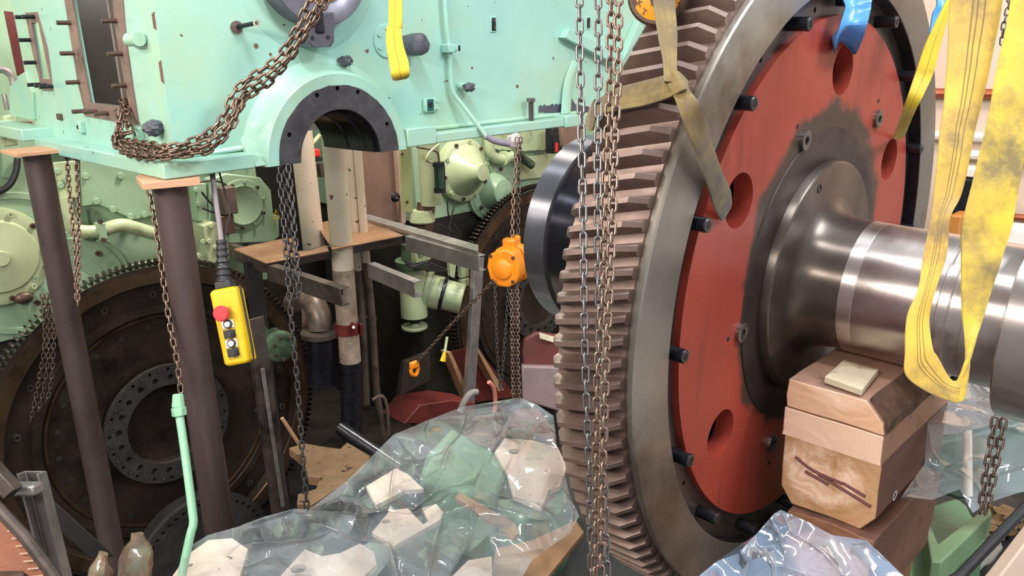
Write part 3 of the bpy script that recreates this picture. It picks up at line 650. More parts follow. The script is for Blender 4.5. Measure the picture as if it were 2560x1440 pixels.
# lower right end: sloped lip and curved recess
a0, a1 = PY(1428, 86, 2.99), PY(1572, 168, 2.99)
b = B(); b.prism([PY(1424, 70, 3.05), PY(1412, 94, 3.05), PY(1548, 166, 3.05), PY(1562, 138, 3.05)], EY*.05); b.obj('sloped_lip', MINT, gc, bevel=.004)
b = B(); b.prism([PY(1562, 138, 3.05), PY(1548, 166, 3.05), PY(1612, 70, 3.05), PY(1600, 50, 3.05)], EY*.05); b.obj('sloped_lip', MINT, gc, bevel=.004)
cur = smooth_path([PY(1430, 152, YW), PY(1410, 205, YW-.01), PY(1402, 285, YW-.02)], 6); cur2 = [V((p.x+.10, p.y+.012, p.z)) for p in cur]
b = B(); b.rings([[a, a*.65+c2*.35-EY*.016, a*.35+c2*.65-EY*.016, c2] for a, c2 in zip(cur, cur2)]); b.obj('curved_rib', MINT, gc, smooth=40)
# bare metal patch and loose fittings on the front wall
rg = []
for i in range(40):
    t = i/39; x = 1346+128*t; rg.append((x, 268-10*abs(noise.noise(V((t*13, 0, 0))))-(26*max(0, 1-abs(t-.6)/.13)) - 6*math.sin(t*PI)))
rg += [(1470-124*t, 282+3*noise.noise(V((t*9, 2, 0)))) for t in [i/14 for i in range(15)]]
b = B(); b.plate([P2(x, y, YW) for x, y in rg], [], V((0, YW-.0015, 0)), EX, EZ, EY, .0015); b.obj('bare_patch', mat('bare_patch_grey', (78, 78, 92), (98, 98, 110), rough=.4, metal=.4, scale=20), gc)
for x, y, r in ((625, 311, 9), (1293, 216, 6), (1180, 170, 4), (640, 115, 6), (676, 136, 4)):
    b = B(); c = PY(x, y, YW); b.plate([(c.x+r*.0017*(1+.35*noise.noise(V((x, i, 1))))*math.cos(i*PI/5), c.z+r*.0017*(1+.45*noise.noise(V((i*1.3, y, 4))))*math.sin(i*PI/5)) for i in range(10)], [], V((0, YW-.001, 0)), EX, EZ, EY, .001); b.obj('paint_chip', mat('chip_brown', (104, 72, 62), rough=.6), gc)
for y0, y1, x0, x1 in ((30, 75, 384, 394), (150, 210, 404, 416)):
    c0_, c1_ = PX(x0, y0, 1.30), PX(x1, y1, 1.30)
    b = B(); b.plate([(YW+.002+(.022+.012*noise.noise(V((i, x0, 0))))*(0 if i in (0, 9) else 1) if i < 10 else YW+.0005, c0_.z+(c1_.z-c0_.z)*(i/9 if i < 10 else 1-(i-10))) for i in range(12)], [], V((1.2985, 0, 0)), EY, EZ, EX, .002); b.obj('paint_chip', mat('chip_brown', (104, 72, 62)), gc)
c = PY(590, 68, YW); b = B(); b.cyl(c, c-EY*.012, .024, n=20); wsh = b.obj('grommet', mat('grommet', (128, 112, 104), (80, 64, 58), rough=.5, metal=.4, scale=30), gc)
b = B(); b.cyl(c, c+V((.03, -.10, .012)), .009, n=12); sub(b.obj('rod', BLACKST, None), wsh)
b = B(); e = c+V((.032, -.105, .012)); b.lathe([(.008, -.003), (.014, -.003), (.014, .003), (.008, .003)], e, V((.2, -1, 0)), 16); sub(b.obj('rod_eye', CHROMEW, None), wsh)
def lump(name, c, r, mt, sc=(1, 1, 1), parent=gc, amp=.25, label=None):
    b = B(); b.sphere((0, 0, 0), 1, (1, 1, 1), 12)
    for v in b.bm.verts:
        d = v.co.normalized(); k = 1+amp*noise.noise(d*2.2+V(c)*3)+amp*.5*noise.noise(d*6+V(c)*7)
        v.co = V(c) + V((d.x*r*sc[0]*k, d.y*r*sc[1]*k, d.z*r*sc[2]*k))
    return b.obj(name, mt, parent, smooth=25, label=label)
c = PY(864, 152, YW-.03); lump('taped_stub', c, .026, TAPE, (1, 1.5, .8), amp=.45)
c = PY(966, 103, YW); b = B(); b.lathe([(.0001, -.010), (.072, -.010), (.076, -.004), (.076, 0)], c, EY, 40, uv=(EX, EZ)); fl = b.obj('round_cover', MINT, gc)
for a in (150, 210, 90, 270): b = B(); q = c+V((.055*math.cos(math.radians(a)), -.010, .055*math.sin(math.radians(a)))); b.hexbolt(q, -EY, .009, .008); sub(b.obj('cover_bolt', MINT, None), fl)
c = PY(1012, 112, YW); b = B(); pr = [(.0001, -.13), (.034, -.128), (.05, -.12), (.05, -.05), (.042, .0)]; b.lathe(pr, c, EY, 28, uv=(EX, EZ))
for v in b.bm.verts: v.co += V((noise.noise(v.co*30), noise.noise(v.co*22), noise.noise(v.co*30+V((4, 0, 0)))))*.006
b.obj('taped_pipe_end', TAPE, gc, smooth=30)
# conduit pipe with clamp and wrapped end
pp = [PY(1110, -40, YW-.03), PY(1116, 60, YW-.03), PY(1124, 130, YW-.03), PY(1128, 200, YW-.03), PY(1134, 232, YW-.035), PY(1160, 268, YW-.06), PY(1192, 310, YW-.10), PY(1216, 342, YW-.13)]
b = B(); b.tube(smooth_path(pp, 5), .0115, 12); b.obj('conduit_pipe', MINT, gc)
b = B(); b.tube(smooth_path([PY(1214, 339, YW-.129), PY(1236, 352, YW-.14), PY(1272, 360, YW-.15)], 5), .016, 12); b.obj('taped_pipe_joint', mat('tape_lilac', (150, 142, 156), (130, 122, 136), rough=.5, bump=.5), gc)
lump('wrapped_pipe_end', PY(1286, 352, YW-.16), .036, mat('film_bag', (206, 196, 192), (180, 170, 168), rough=.35, bump=.6, bscale=30), (1, 1, 1.1), amp=.3)
c = PY(1122, 121, YW-.03); b = B(); b.box(c, (.05, .055, .042)); cl = b.obj('pipe_clamp', MINT, gc, bevel=.005)
for dx in (.010, .024): b = B(); b.box(c+V((dx+.012, -.03, 0)), (.010, .02, .026)); sub(b.obj('clamp_bolt', MINT if dx < .02 else BLACKST, None, bevel=.003), cl)
for x, y, w, h in ((1232, 61, .028, .064), (1469, 57, .026, .056)):
    c = PY(x, y, YW); b = B(); b.box(c-EY*.003, (w+.012, .006, h+.014)); pl = b.obj('slot_plate', MINT, gc, bevel=.006)
    b = B(); b.box(c-EY*.007, (w, .006, h)); sl_ = sub(b.obj('slot', BLACKST, None, bevel=.008), pl)
    for dz in (-.018, .018): b = B(); q = c+V((0, -.010, dz)); b.hexbolt(q, -EY, .008, .005); sub(b.obj('slot_bolt', STUDM, None), pl)
c = PY(1076, 262, YW-.012); b = B(); b.box(c, (.085, .03, .068)); pl = b.obj('sensor_block', MINT, gc, bevel=.01)
b = B(); b.box(c+V((-.012, -.014, 0)), (.042, .006, .056)); sub(b.obj('block_face', mat('teal_dark', (24, 84, 80), rough=.4), None, bevel=.008), pl)
b = B(); q = c+V((-.014, -.0175, 0)); b.cyl(q, q-EY*.001, .014, n=16); sub(b.obj('block_hole', BLACKV, None), pl)
for dz in (-.018, .018): b = B(); q = c+V((.032, -.014, dz)); b.hexbolt(q, -EY, .009, .008); sub(b.obj('block_bolt', MINT, None), pl)
c = PY(1147, 215, YW); b = B(); b.cyl(c, c+V((.02, -.05, 0)), .017, n=16); st = b.obj('stub_pipe', MINT, gc)
o = lump('tape_cap', PY(1172, 218, YW-.06), .026, TAPE, (1.2, 1, .85), None, .4); sub(o, st)
# side fittings
for i, (x, y) in enumerate(((168, 57), (176, 133), (190, 205), (283, 52), (297, 134), (307, 213), (205, 277), (234, 278), (262, 283))):
    c = PX(x+12, y, 1.30); b = B(); b.cyl(c+EX*.01, c-EX*.062, .0095, n=12); b.obj('stud', STUDM, gc)
for i, (x, y) in enumerate(((62, 43), (80, 42), (70, 100), (83, 156), (92, 211), (110, 213), (122, 216))):
    c = PX(x+10, y, 1.30); b = B(); b.cyl(c+EX*.01, c-EX*.06, .0095, n=12); b.obj('stud', BLACKST, gc)
def wframe(out, inn):
    b = B(); b.plate([S2(*p) for p in out], [inn], V((1.294, 0, 0)), EY, EZ, EX, .012); return b.obj('window_frame', BARE, gc)
wframe(((158, -40), (306, -40), (318, 100), (334, 215), (350, 312), (290, 303), (217, 290), (196, 200)), w1)
wframe(((66, 32), (95, 30), (120, 120), (134, 226), (108, 226), (84, 130)), w2)
c = PX(356, 98, 1.30); b = B(); b.cyl(c+V((-.03, -.045, 0)), c+V((-.03, .045, 0)), .026, n=20); hg = b.obj('hinge_barrel', MINT, gc, smooth=40)
c = PX(333, 98, 1.29); b = B(); b.box(c, (.012, .05, .05)); sub(b.obj('hinge_leaf', MINT, None, bevel=.003), hg)
for y_ in (92, 104): c = PX(330, y_, 1.283); b = B(); b.hexbolt(c, -EX, .008, .01); sub(b.obj('hinge_bolt', STUDM, None), hg)
for x, y in ((201, 317), (345, 334)):
    c = PX(x, y, 1.29); b = B(); b.box(c, (.025, .065, .055)); lg = b.obj('side_lug', MINT, gc, bevel=.005)
    q = c-EX*.0128; b = B(); b.cyl(q, q-EX*.001, .010, n=14); sub(b.obj('lug_hole', BLACKV, None), lg)
c = PX(384, 320, 1.27); lump('taped_stub', c, .03, TAPE, (1.3, 1, 1), amp=.4)
b = B(); c = PX(150, 292, 1.295); b.box(c, (.02, .05, .03)); b.obj('bracket_stub', STUDM, gc, bevel=.004)
c = PZ(412, 397, 3.312); b = B(); b.box(c+EZ*.012, (.034, .034, .024)); b.obj('flange_bolt', BARE, gc, bevel=.004)
c = PZ(68, 313, 3.316); b = B(); b.box(c+EZ*.012, (.05, .05, .024)); b.obj('flange_bolt', BARE, gc, bevel=.004)
c = PZ(268, 352, 3.313); b = B(); b.prism([PZ(*p, 3.313) for p in ((238, 346), (290, 345), (296, 362), (250, 360))], EZ*.002); b.obj('paint_chip', mat('chip_brown', (104, 72, 62)), gc)
# loose bolt standing on the flange
c = PY(1328, 291, 3.05); c.z = 3.307; b = B(); b.cyl(c, c+EZ*.10, .0135, n=16); sh = b.obj('bolt', mat('loose_bolt', (96, 88, 96), (76, 68, 74), rough=.35, metal=.7), None); tag(sh, 'loose hexagon bolt standing upright on the casing flange ledge', 'bolt')
b = B(); b.hexbolt(c+EZ*.098, EZ, .0255, .022); sub(b.obj('bolt_head', mat('loose_bolt_head', (110, 104, 110), rough=.35, metal=.7), None, bevel=.002), sh)
# short new sling hanging before the casing
sl2 = ribbon(strip([(966, -420, 1004, -420, 3.1), (972, 20, 1006, 20, 3.1), (967, 70, 1004, 70, 3.1), (966, 110, 1008, 110, 3.1), (972, 150, 1020, 150, 3.1), (978, 185, 1024, 180, 3.1), (981, 196, 1022, 190, 3.13)], 3.1), .022, SLINGN, 'web_sling'); tag(sl2, 'bright yellow sling end dangling in front of the mint green casing', 'sling')

# posts with plywood pads
def post(x, y, ztop, r, name, label):
    b = B(); b.cyl((x, y, .0), (x, y, ztop), r, n=36); o = b.obj(name, POST, None, smooth=50); return tag(o, label, 'post')
post(1.253, 3.075, 3.222, .0625, 'prop_post', 'dark steel pipe post under the front corner of the green casing')
post(1.148, 4.3, 3.262, .0605, 'prop_post', 'dark steel pipe post further back under the left side of the green casing')
b = B(); b.prism([PZ(*p, 3.224) for p in ((342, 458), (358, 476), (502, 463), (497, 445), (440, 420), (400, 420))], EZ*.026); o = b.obj('plywood_pad', PLY, None, bevel=.002); tag(o, 'plywood pad between the front post and the casing corner', 'plywood')
b = B(); b.bb((1.03, 4.17, 3.264), (1.27, 4.42, 3.282)); o = b.obj('plywood_pad', PLY, None, bevel=.002); tag(o, 'plywood pad on top of the rear left post', 'plywood')

# chain bundle draped over the casing
base = [PD(795, -50, 3.02), PD(785, 10, 3.0), PD(748, 85, 3.02), PD(700, 150, 3.05), PD(640, 205, 3.07), PD(600, 240, 3.08), PD(570, 290, 3.07), PD(540, 330, 3.04), PD(500, 362, 3.0), PD(440, 378, 2.985)]
rest = [[PD(395, 377, 3.0), PD(340, 372, 3.1), PD(300, 362, 3.2), PD(296, 330, 3.24), PD(300, 290, 3.26), PD(312, 262, 3.3), PD(322, 250, 3.38)],
        [PD(400, 366, 3.0), PD(345, 358, 3.1), PD(308, 352, 3.2), PD(286, 345, 3.22), PD(300, 335, 3.2), PD(325, 330, 3.18), PD(318, 300, 3.22), PD(318, 270, 3.28), PD(305, 250, 3.34)],
        [PD(400, 388, 2.97), PD(350, 386, 3.05), PD(302, 374, 3.15), PD(290, 352, 3.2), PD(302, 310, 3.24), PD(290, 280, 3.28)]]
offs = [V((-.02, -.012, .015)), V((.022, -.02, -.005)), V((.0, -.045, .01))]
lab = ['rusty chain draped over the green casing, upper strand of the bundle', 'rusty chain draped over the green casing, lower strand of the bundle', 'rusty chain draped over the green casing, outer strand nearest the viewer']
for k in range(3):
    pts = [p+offs[k]*(1+.4*math.sin(i*1.7+k)) for i, p in enumerate(base)] + rest[k]
    chain('chain', lab[k], pts, 0.037, .0104, .0330, CHAINRUST if k != 1 else mat('chain_brown', (128, 106, 92), (96, 76, 64), rough=.34, metal=.8, scale=30), 'chains draped over the casing', jit=.5)
loop = [PD(600, 250, 3.02), PD(592, 290, 3.02), PD(575, 320, 3.0), PD(550, 352, 2.98), PD(515, 378, 2.97), PD(470, 386, 2.96), PD(420, 392, 2.95), PD(360, 392, 3.0), PD(310, 382, 3.1)]
chain('chain', 'single slack chain strand sagging below the draped bundle', loop, .037, .0095, .031, mat('chain_brown', 0), 'chains draped over the casing', jit=.3)
# foreground hoist chains
G_ = 'hoist chains hanging in front of the gear'
chain('chain', 'leftmost galvanised hoist chain hanging before the gear teeth', [PD(1444, -420, 1.435), PD(1450, 150, 1.435), PD(1457, 500, 1.435), PD(1463, 900, 1.435), PD(1474, 1200, 1.435), PD(1480, 1500, 1.435)], 0.0239, 0.0048, 0.0162, CHAINSIL, G_, jit=.12)
chain('chain', 'second galvanised hoist chain from the left before the gear teeth', [PD(1494, -420, 1.451), PD(1496, 200, 1.451), PD(1494, 450, 1.451), PD(1497, 750, 1.451), PD(1502, 1000, 1.451), PD(1512, 1250, 1.451), PD(1518, 1500, 1.451)], 0.0244, 0.0048, 0.0164, CHAINSIL, G_, jit=.25)
chain('chain', 'brownish heavy hoist chain, third from the left before the gear', [PD(1530, -420, 1.410), PD(1526, 150, 1.410), PD(1517, 400, 1.410), PD(1508, 700, 1.419), PD(1494, 950, 1.419), PD(1490, 1200, 1.419), PD(1486, 1500, 1.419)], 0.0199, 0.0051, 0.0175, CHAINRUST, G_, jit=.15)
chain('chain', 'brownish heavy hoist chain, rightmost before the gear', [PD(1550, -420, 1.394), PD(1545, 150, 1.394), PD(1537, 350, 1.394), PD(1529, 600, 1.394), PD(1517, 850, 1.394), PD(1507, 1150, 1.394), PD(1500, 1500, 1.394)], 0.0199, 0.0051, 0.0175, CHAINRUST, G_, jit=.15)
# chains under the casing
G_ = 'chains hanging below the casing'
chain('chain', 'long grey chain hanging below the casing beside the white pipes', [PD(694, 400, 3.3), PD(706, 520, 3.3), PD(716, 640, 3.3), PD(726, 780, 3.3), PD(745, 980, 3.3), PD(756, 1130, 3.3), PD(768, 1285, 3.3)], .0305, .0078, .0250, CHAINGREY, G_)
chain('chain', 'short looped grey chain beside the long chain below the casing', [PD(706, 408, 3.33), PD(716, 500, 3.33), PD(726, 600, 3.33), PD(734, 700, 3.33), PD(738, 740, 3.33), PD(744, 742, 3.31), PD(748, 720, 3.30), PD(740, 620, 3.3), PD(730, 500, 3.3), PD(720, 408, 3.3)], .0305, .0078, .0250, CHAINGREY, G_)
chain('chain', 'chain strand left of the pair hanging between the two posts', [PD(168, 385, 3.9), PD(172, 460, 3.9), PD(183, 570, 3.9), PD(189, 660, 3.9), PD(192, 745, 3.9)], .0262, .0080, .0240, CHAINRUST, G_)
chain('chain', 'chain strand right of the pair hanging between the two posts', [PD(191, 385, 3.88), PD(194, 460, 3.88), PD(196, 560, 3.88), PD(196, 650, 3.88), PD(195, 765, 3.88)], .0262, .0080, .0240, CHAINRUST, G_)
chain('chain', 'rusty chain hanging down the left edge of the front post', [PD(372, 470, 3.15), PD(390, 570, 3.15), PD(403, 660, 3.15), PD(414, 740, 3.15), PD(428, 830, 3.15), PD(442, 900, 3.15), PD(453, 985, 3.15)], .0300, .0078, .0245, CHAINRUST, G_)
for k, (x, lab_) in enumerate(((104, 'dim chain strand, left of the cluster before the left flywheel'), (116, 'dim chain strand, middle of the cluster before the left flywheel'), (128, 'dim chain strand, right of the cluster before the left flywheel'))):
    chain('chain', lab_, [PD(x, 735, 4.2), PD(x+8, 800, 4.2), PD(x+6, 880, 4.2), PD(x-8+4*k, 960, 4.2), PD(x-26+6*k, 1050-20*k, 4.2)], .026, .0075, .023, CHAINDK, G_, split=False)

# ------------------------------------------------------------------ flywheels
def flywheel(name, label, cx, cz, yf, seed):
    t = thing(name, label, 'flywheel', (cx, yf, .03)); o = V((cx, yf, cz)); L = lambda b, pr, n=96: b.lathe(pr, o, EY, n, uv=(EX, EZ))
    nt = 170; b = B(); rs = []
    for w, tip in ((.0, 1.165), (.012, 1.175), (.07, 1.175), (.08, 1.165)):
        r = []
        for k in range(nt):
            for q, R in ((-.5, 1.135), (-.26, 1.137), (-.14, 1.175), (.14, 1.175), (.26, 1.137)):
                a = 2*PI*(k+q)/nt; r.append(o + V((min(R, tip)*math.cos(a), w, min(R, tip)*math.sin(a))))
        rs.append(r)
    b.rings(rs, cap=False); L(b, [(1.135, .0), (1.10, .0)], 96); b.obj('ring_gear', FLYDK, t, smooth=24)
    b = B(); L(b, [(1.10, .02), (1.105, -.012), (1.02, -.014), (1.015, -.008)]); b.obj('rim_face', FLYRIM, t)
    b = B(); L(b, [(1.016, -.008), (1.0, .06), (.86, .06), (.85, .03), (.80, .028), (.79, .05), (.50, .055), (.43, .056)]); b.obj('web', FLYDK, t, smooth=30)
    b = B(); L(b, [(.785, .049), (.78, .038), (.765, .038), (.76, .05)]); b.obj('web_ridge', FLYRIM, t)
    hs = [circ(.405*math.cos(2*PI*(k+.3)/40), .405*math.sin(2*PI*(k+.3)/40), .012, 10) for k in range(40)] + [circ(.345*math.cos(2*PI*(k+.5)/20), .345*math.sin(2*PI*(k+.5)/20), .021, 14) for k in range(20)]
    b = B(); b.plate(circ(0, 0, .435, 72), [circ(0, 0, .29, 60)] + hs, o+V((0, -.03, 0)), EX, EZ, EY, .03); b.obj('hub_flange', HUBST, t)
    b = B(); L(b, [(.44, .0), (.44, -.001), (.29, -.001), (.285, .08), (.20, .10), (.0005, .10)]); b.obj('hub_recess', FLYDK, t)
    for k in range(40):
        if k % 2: continue
        a = 2*PI*(k+.3)/40; p = o+V((.405*math.cos(a), -.03, .405*math.sin(a))); b = B(); b.cyl(p, p-EY*.014, .0085, n=8); b.obj('hub_stud', mat('stud_shine', (150, 146, 144), rough=.25, metal=.9), t)
    for k in range(18):
        a = 2*PI*(k+.35)/18; p = o+V((.93*math.cos(a), .06, .93*math.sin(a))); b = B(); b.lathe([(.012, 0), (.012, -.014), (.024, -.014), (.024, 0)], p, EY, 14); b.obj('rim_bolt', HUBST, t)
    for k in range(24):
        a = 2*PI*(k+.1)/24; p = o+V((.70*math.cos(a), .054, .70*math.sin(a))); b = B(); b.cyl(p, p-EY*.004, .019, n=14); b.obj('web_hole', BLACKV, t)
    return t
F1 = (1.95, 1.2); F2 = (5.82, 1.2)
flywheel('flywheel', 'large oily toothed flywheel at the left, behind the two posts', F1[0], F1[1], 5.4, 1)
flywheel('flywheel', 'toothed flywheel behind the orange chain hoist and the red gear', F2[0], F2[1], 5.4, 2)
c = PY(520, 1400, 5.15); b = B(); b.plate(circ(0, 0, .50, 60), [circ(.45*math.cos(2*PI*k/48), .45*math.sin(2*PI*k/48), .014, 10) for k in range(48)], c, EX, EZ, EY, .04)
o = b.obj('flange_disc', HUBST, None); tag(o, 'dark drilled flange disc low in front of the left flywheel', 'flange')
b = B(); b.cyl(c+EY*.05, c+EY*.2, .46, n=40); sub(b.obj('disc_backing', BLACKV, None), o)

# ------------------------------------------------------------------ engines behind
YE = 5.75
def hexes(parent, pts, yv, r=.02, h=.018, mt=EGREEN, name='bolt'):
    for x, y in pts:
        c = PY(x, y, yv); b = B(); b.hexbolt(c, -EY, r, h); b.obj(name, mt, parent, bevel=.003)
e1 = thing('engine', 'green left engine front behind the posts, with round covers and a cross pipe', 'engine', (1.7, 6.0, .03))
OILBLK = mat('oil_black', (34, 33, 32), (48, 44, 40), rough=.45, scale=5)
b = B(); b.bb((-.9, YE, 1.95), (3.02, 7.4, 4.6)); b.obj('engine_block', EGREEN, e1, bevel=.01)
b = B(); b.bb((-.9, YE+.02, .02), (3.0, 7.4, 1.95)); b.obj('engine_base', OILBLK, e1)
def rcover(parent, x, y, yv, prof, nb, rb, mt=EGREEN, name='round_cover', br=.018, ph=.2, inner=None):
    c = PY(x, y, yv); b = B(); b.lathe(prof, c, EY, 48, uv=(EX, EZ)); o = b.obj(name, mt, parent, smooth=40)
    for k in range(nb):
        a = 2*PI*(k+ph)/nb; q = c+V((rb*math.cos(a), prof_h(prof, rb), rb*math.sin(a))); b = B(); b.lathe([(.0002, -.012), (br*.45, -.012), (br*.5, -.02), (br, -.02), (br, 0)], q, EY, 12); sub(b.obj('cover_bolt', STUDM if k % 2 else mt, None), o)
    return o
def prof_h(prof, r):
    best = prof[0][1]
    for (r0, h0), (r1, h1) in zip(prof, prof[1:]):
        if min(r0, r1) <= r <= max(r0, r1) and r0 != r1: best = h0+(h1-h0)*(r-r0)/(r1-r0)
    return best
rcover(e1, -10, 640, YE, [(.0005, -.12), (.045, -.12), (.05, -.105), (.22, -.07), (.235, -.05), (.25, -.05), (.30, -.045), (.31, -.04), (.31, 0)], 12, .275, EPALE)
rcover(e1, 186, 712, YE, [(.0005, -.10), (.10, -.095), (.11, -.05), (.19, -.045), (.20, -.035), (.315, -.035), (.325, -.02), (.36, -.02), (.365, 0)], 10, .255, EGREEN, ph=.35)
c = PY(40, 660, YE); b = B(); b.lathe([(.46, -.0), (.455, -.014), (.42, -.014), (.415, 0)], c, EY, 60, uv=(EX, EZ)); b.obj('seam_ring', EGREEN, e1)
# bolted plates
def pl(parent, pts, yv, th, mt=EGREEN, name='cover_plate', bevel=.006):
    b = B(); b.prism([PY(x, y, yv) for x, y in pts], -EY*th); return b.obj(name, mt, parent, bevel=bevel)
o = pl(e1, [(126, 405), (182, 400), (190, 492), (144, 496)], YE, .05, EPALE); hexes(e1, [(141, 428), (150, 463), (164, 448)], YE-.05, .022)
pl(e1, [(118, 380), (560, 380), (560, 420), (118, 410)], YE, .03, OILGREEN)
o = pl(e1, [(196, 400), (430, 405), (405, 535), (370, 540), (330, 548), (240, 510), (200, 515)], YE, .035, EGREEN)
hexes(e1, [(240, 503), (281, 523), (325, 541), (360, 536), (212, 440), (300, 440)], YE-.035, .024)
# cross pipe with bracket
pp = [PY(160, 495, YE-.07), PY(166, 540, YE-.08), PY(185, 572, YE-.09), PY(215, 580, YE-.10), PY(252, 577, YE-.10), PY(285, 566, YE-.10), PY(310, 563, YE-.10), PY(345, 572, YE-.10), PY(385, 583, YE-.10), PY(440, 592, YE-.09)]
b = B(); b.tube(smooth_path(pp, 5), .046, 14); b.obj('oil_pipe', EPALE, e1, smooth=60)
c = PY(250, 577, YE-.10); b = B(); b.box(c, (.045, .12, .115)); k_ = b.obj('pipe_clamp', EGREEN, e1, bevel=.006)
b = B(); b.box(PY(232, 560, YE-.03), (.03, .08, .2)); sub(b.obj('clamp_bracket', OILGREEN, None), k_)
for x, y in ((249, 554), (258, 600)): c = PY(x, y, YE-.17); b = B(); b.hexbolt(c, -EY, .018, .018); sub(b.obj('clamp_bolt', STUDM, None), k_)
# stepped boxes right of the front post
pl(e1, [(470, 455), (500, 455), (506, 548), (478, 550)], YE, .10, EGREEN)
hexes(e1, [(488, 475), (495, 510)], YE-.10, .02, .018)
pl(e1, [(478, 556), (500, 545), (530, 553), (538, 568), (543, 640), (490, 652)], YE, .20, EPALE, 'pump_housing'); hexes(e1, [(526, 564), (506, 604), (522, 603), (495, 638), (538, 618)], YE-.20, .02, .016, EPALE)
pl(e1, [(490, 655), (545, 642), (552, 700), (496, 700)], YE, .16, EGREEN, 'pump_housing')
# octagonal housing with round cover
pl(e1, [(506, 445), (545, 430), (632, 440), (658, 472), (664, 530), (678, 535), (680, 585), (664, 600), (512, 605), (505, 560)], YE, .12, EGREEN, 'end_housing', .01)
rcover(e1, 607, 512, YE-.12, [(.0005, -.012), (.135, -.014), (.142, -.02), (.15, -.02), (.152, -.008), (.19, -.008), (.194, 0)], 10, .172, EGREEN, br=.012)
# cast lettering strip
def text(s, size, p, ax, ay, name, mt, parent, ext=.002):
    cu = bpy.data.curves.new('t', 'FONT'); cu.body = s; cu.size = size; cu.extrude = ext; cu.align_x = 'CENTER'; cu.align_y = 'CENTER'
    to = bpy.data.objects.new('t', cu); COL.objects.link(to); dg = bpy.context.evaluated_depsgraph_get(); me = bpy.data.meshes.new_from_object(to.evaluated_get(dg))
    bpy.data.objects.remove(to); bpy.data.curves.remove(cu)
    me.transform(Matrix.Translation(p) @ Matrix((ax, ay, ax.cross(ay))).transposed().to_4x4()); me.materials.clear(); me.materials.append(mt)
    o = bpy.data.objects.new(name, me); COL.objects.link(o)
    o.parent = parent; o.matrix_parent_inverse = ROOTINV[parent.name] if parent.type == 'EMPTY' else Matrix.Identity(4); return o
text('6942', .05, PY(522, 667, YE-.162), EX, EZ, 'cast_number', EGREEN, e1)
b = B(); b.box(PY(565, 500, YE-.2), (.11, .12, .2)); jb = b.obj('junction_box', mat('junction_brown', (70, 56, 52), (90, 76, 70), rough=.5), e1, bevel=.008)
b = B(); b.box(PY(563, 560, YE-.2), (.10, .1, .14)); sub(b.obj('junction_lid', STUDM, None, bevel=.006), jb)
for pts in ([(500, 455), (540, 452), (572, 470), (578, 510), (566, 540)], [(504, 480), (520, 500), (545, 525), (560, 545)], [(506, 520), (530, 530), (548, 530)]):
    b = B(); b.tube(smooth_path([PY(x, y, YE-.16) for x, y in pts], 5), .008, 6); b.obj('cable', RUBBER, e1)
b = B(); b.tube(smooth_path([PY(x, y, YE-.08) for x, y in ((44, 395), (40, 430), (24, 462), (0, 478), (-20, 485))], 5), .02, 8); b.obj('cable', RUBBER, e1)
b = B(); c = PY(60, 745, YE-.06); b.sphere(c, .05, (1.1, .6, .8)); b.obj('drain_plug', STUDM, e1)
pl(e1, [(0, 290), (28, 285), (36, 360), (0, 366)], YE-.4, .08, EPALE, 'cover_plate'); pl(e1, [(0, 372), (40, 384), (36, 448), (0, 442)], YE, .05, EGREEN)
# things seen past the casing's left side
b = B(); b.bb((.15, 5.45, 3.2), (.98, 5.7, 4.6)); b.obj('upper_housing', EPALE, e1, bevel=.01)
b = B(); b.prism([PY(x, y, 5.40) for x, y in ((9, 28), (30, 30), (62, 178), (42, 190))], -EY*.02); b.obj('red_plate', REDBOX, e1)
b = B(); b.prism([PX(*p, 1.285) for p in ((24, 216), (62, 178), (80, 230), (84, 300), (24, 290))], EX*.05); b.obj('corner_gusset', MINT, gc, bevel=.004)
b = B(); b.bb(PY(2, 235, 5.35), PY(26, 275, 5.3)); b.obj('grey_block', STEELBAR, e1, bevel=.006)
b = B(); b.tube(smooth_path([PY(x, y, 5.3) for x, y in ((-8, 172), (14, 176), (30, 192), (36, 215))], 4), .022, 8); b.obj('hose', STEELBAR, e1)

e2 = thing('engine', 'green right engine front with cone covers, behind the orange hoist', 'engine', (6.0, 6.0, .03))
b = B(); b.bb((4.55, YE, 2.15), (8.6, 7.4, 4.6)); b.obj('engine_block', EGREEN, e2, bevel=.01)
b = B(); b.bb((4.57, YE+.02, .02), (8.6, 7.4, 2.15)); b.obj('engine_base', OILBLK, e2)
rcover(e2, 1148, 424, YE, [(.0005, -.34), (.075, -.335), (.08, -.32), (.085, -.30), (.23, -.12), (.245, -.10), (.29, -.09), (.30, -.08), (.30, 0)], 10, .27, EPALE, 'cone_cover')
rcover(e2, 1222, 474, YE, [(.0005, -.22), (.12, -.21), (.14, -.17), (.19, -.06), (.26, -.055), (.27, -.045), (.30, -.04), (.30, 0)], 9, .225, EGREEN, 'cone_cover', ph=.5)
b = B(); b.tube(smooth_path([PY(x, y, YE-.12) for x, y in ((1222, 350), (1224, 375), (1234, 392), (1252, 398), (1272, 393), (1292, 390), (1330, 410))], 5), .05, 12); b.obj('elbow_pipe', EPALE, e2, smooth=60)
b = B(); b.cyl(PY(1256, 396, YE-.12), PY(1262, 396, YE-.12), .075, n=18); b.obj('pipe_flange', EPALE, e2)
b = B(); b.tube([PY(1285, 380, YE-.15), PY(1330, 413, YE-.15)], .045, 12); b.obj('stub_pipe', OILGREEN, e2)
pl(e2, [(1200, 330), (1380, 318), (1380, 372), (1300, 378), (1220, 372)], YE, .06, EPALE)
hexes(e2, [(1230+18*i, 374) for i in range(8)], YE-.06, .012, .01)
pl(e2, [(1296, 392), (1400, 380), (1380, 440), (1290, 450)], YE, .04, EPALE)
b = B(); b.box(PY(1385, 350, YE-.2), (.16, .1, .26)); b.obj('junction_box', BLACKST, e2, bevel=.01)
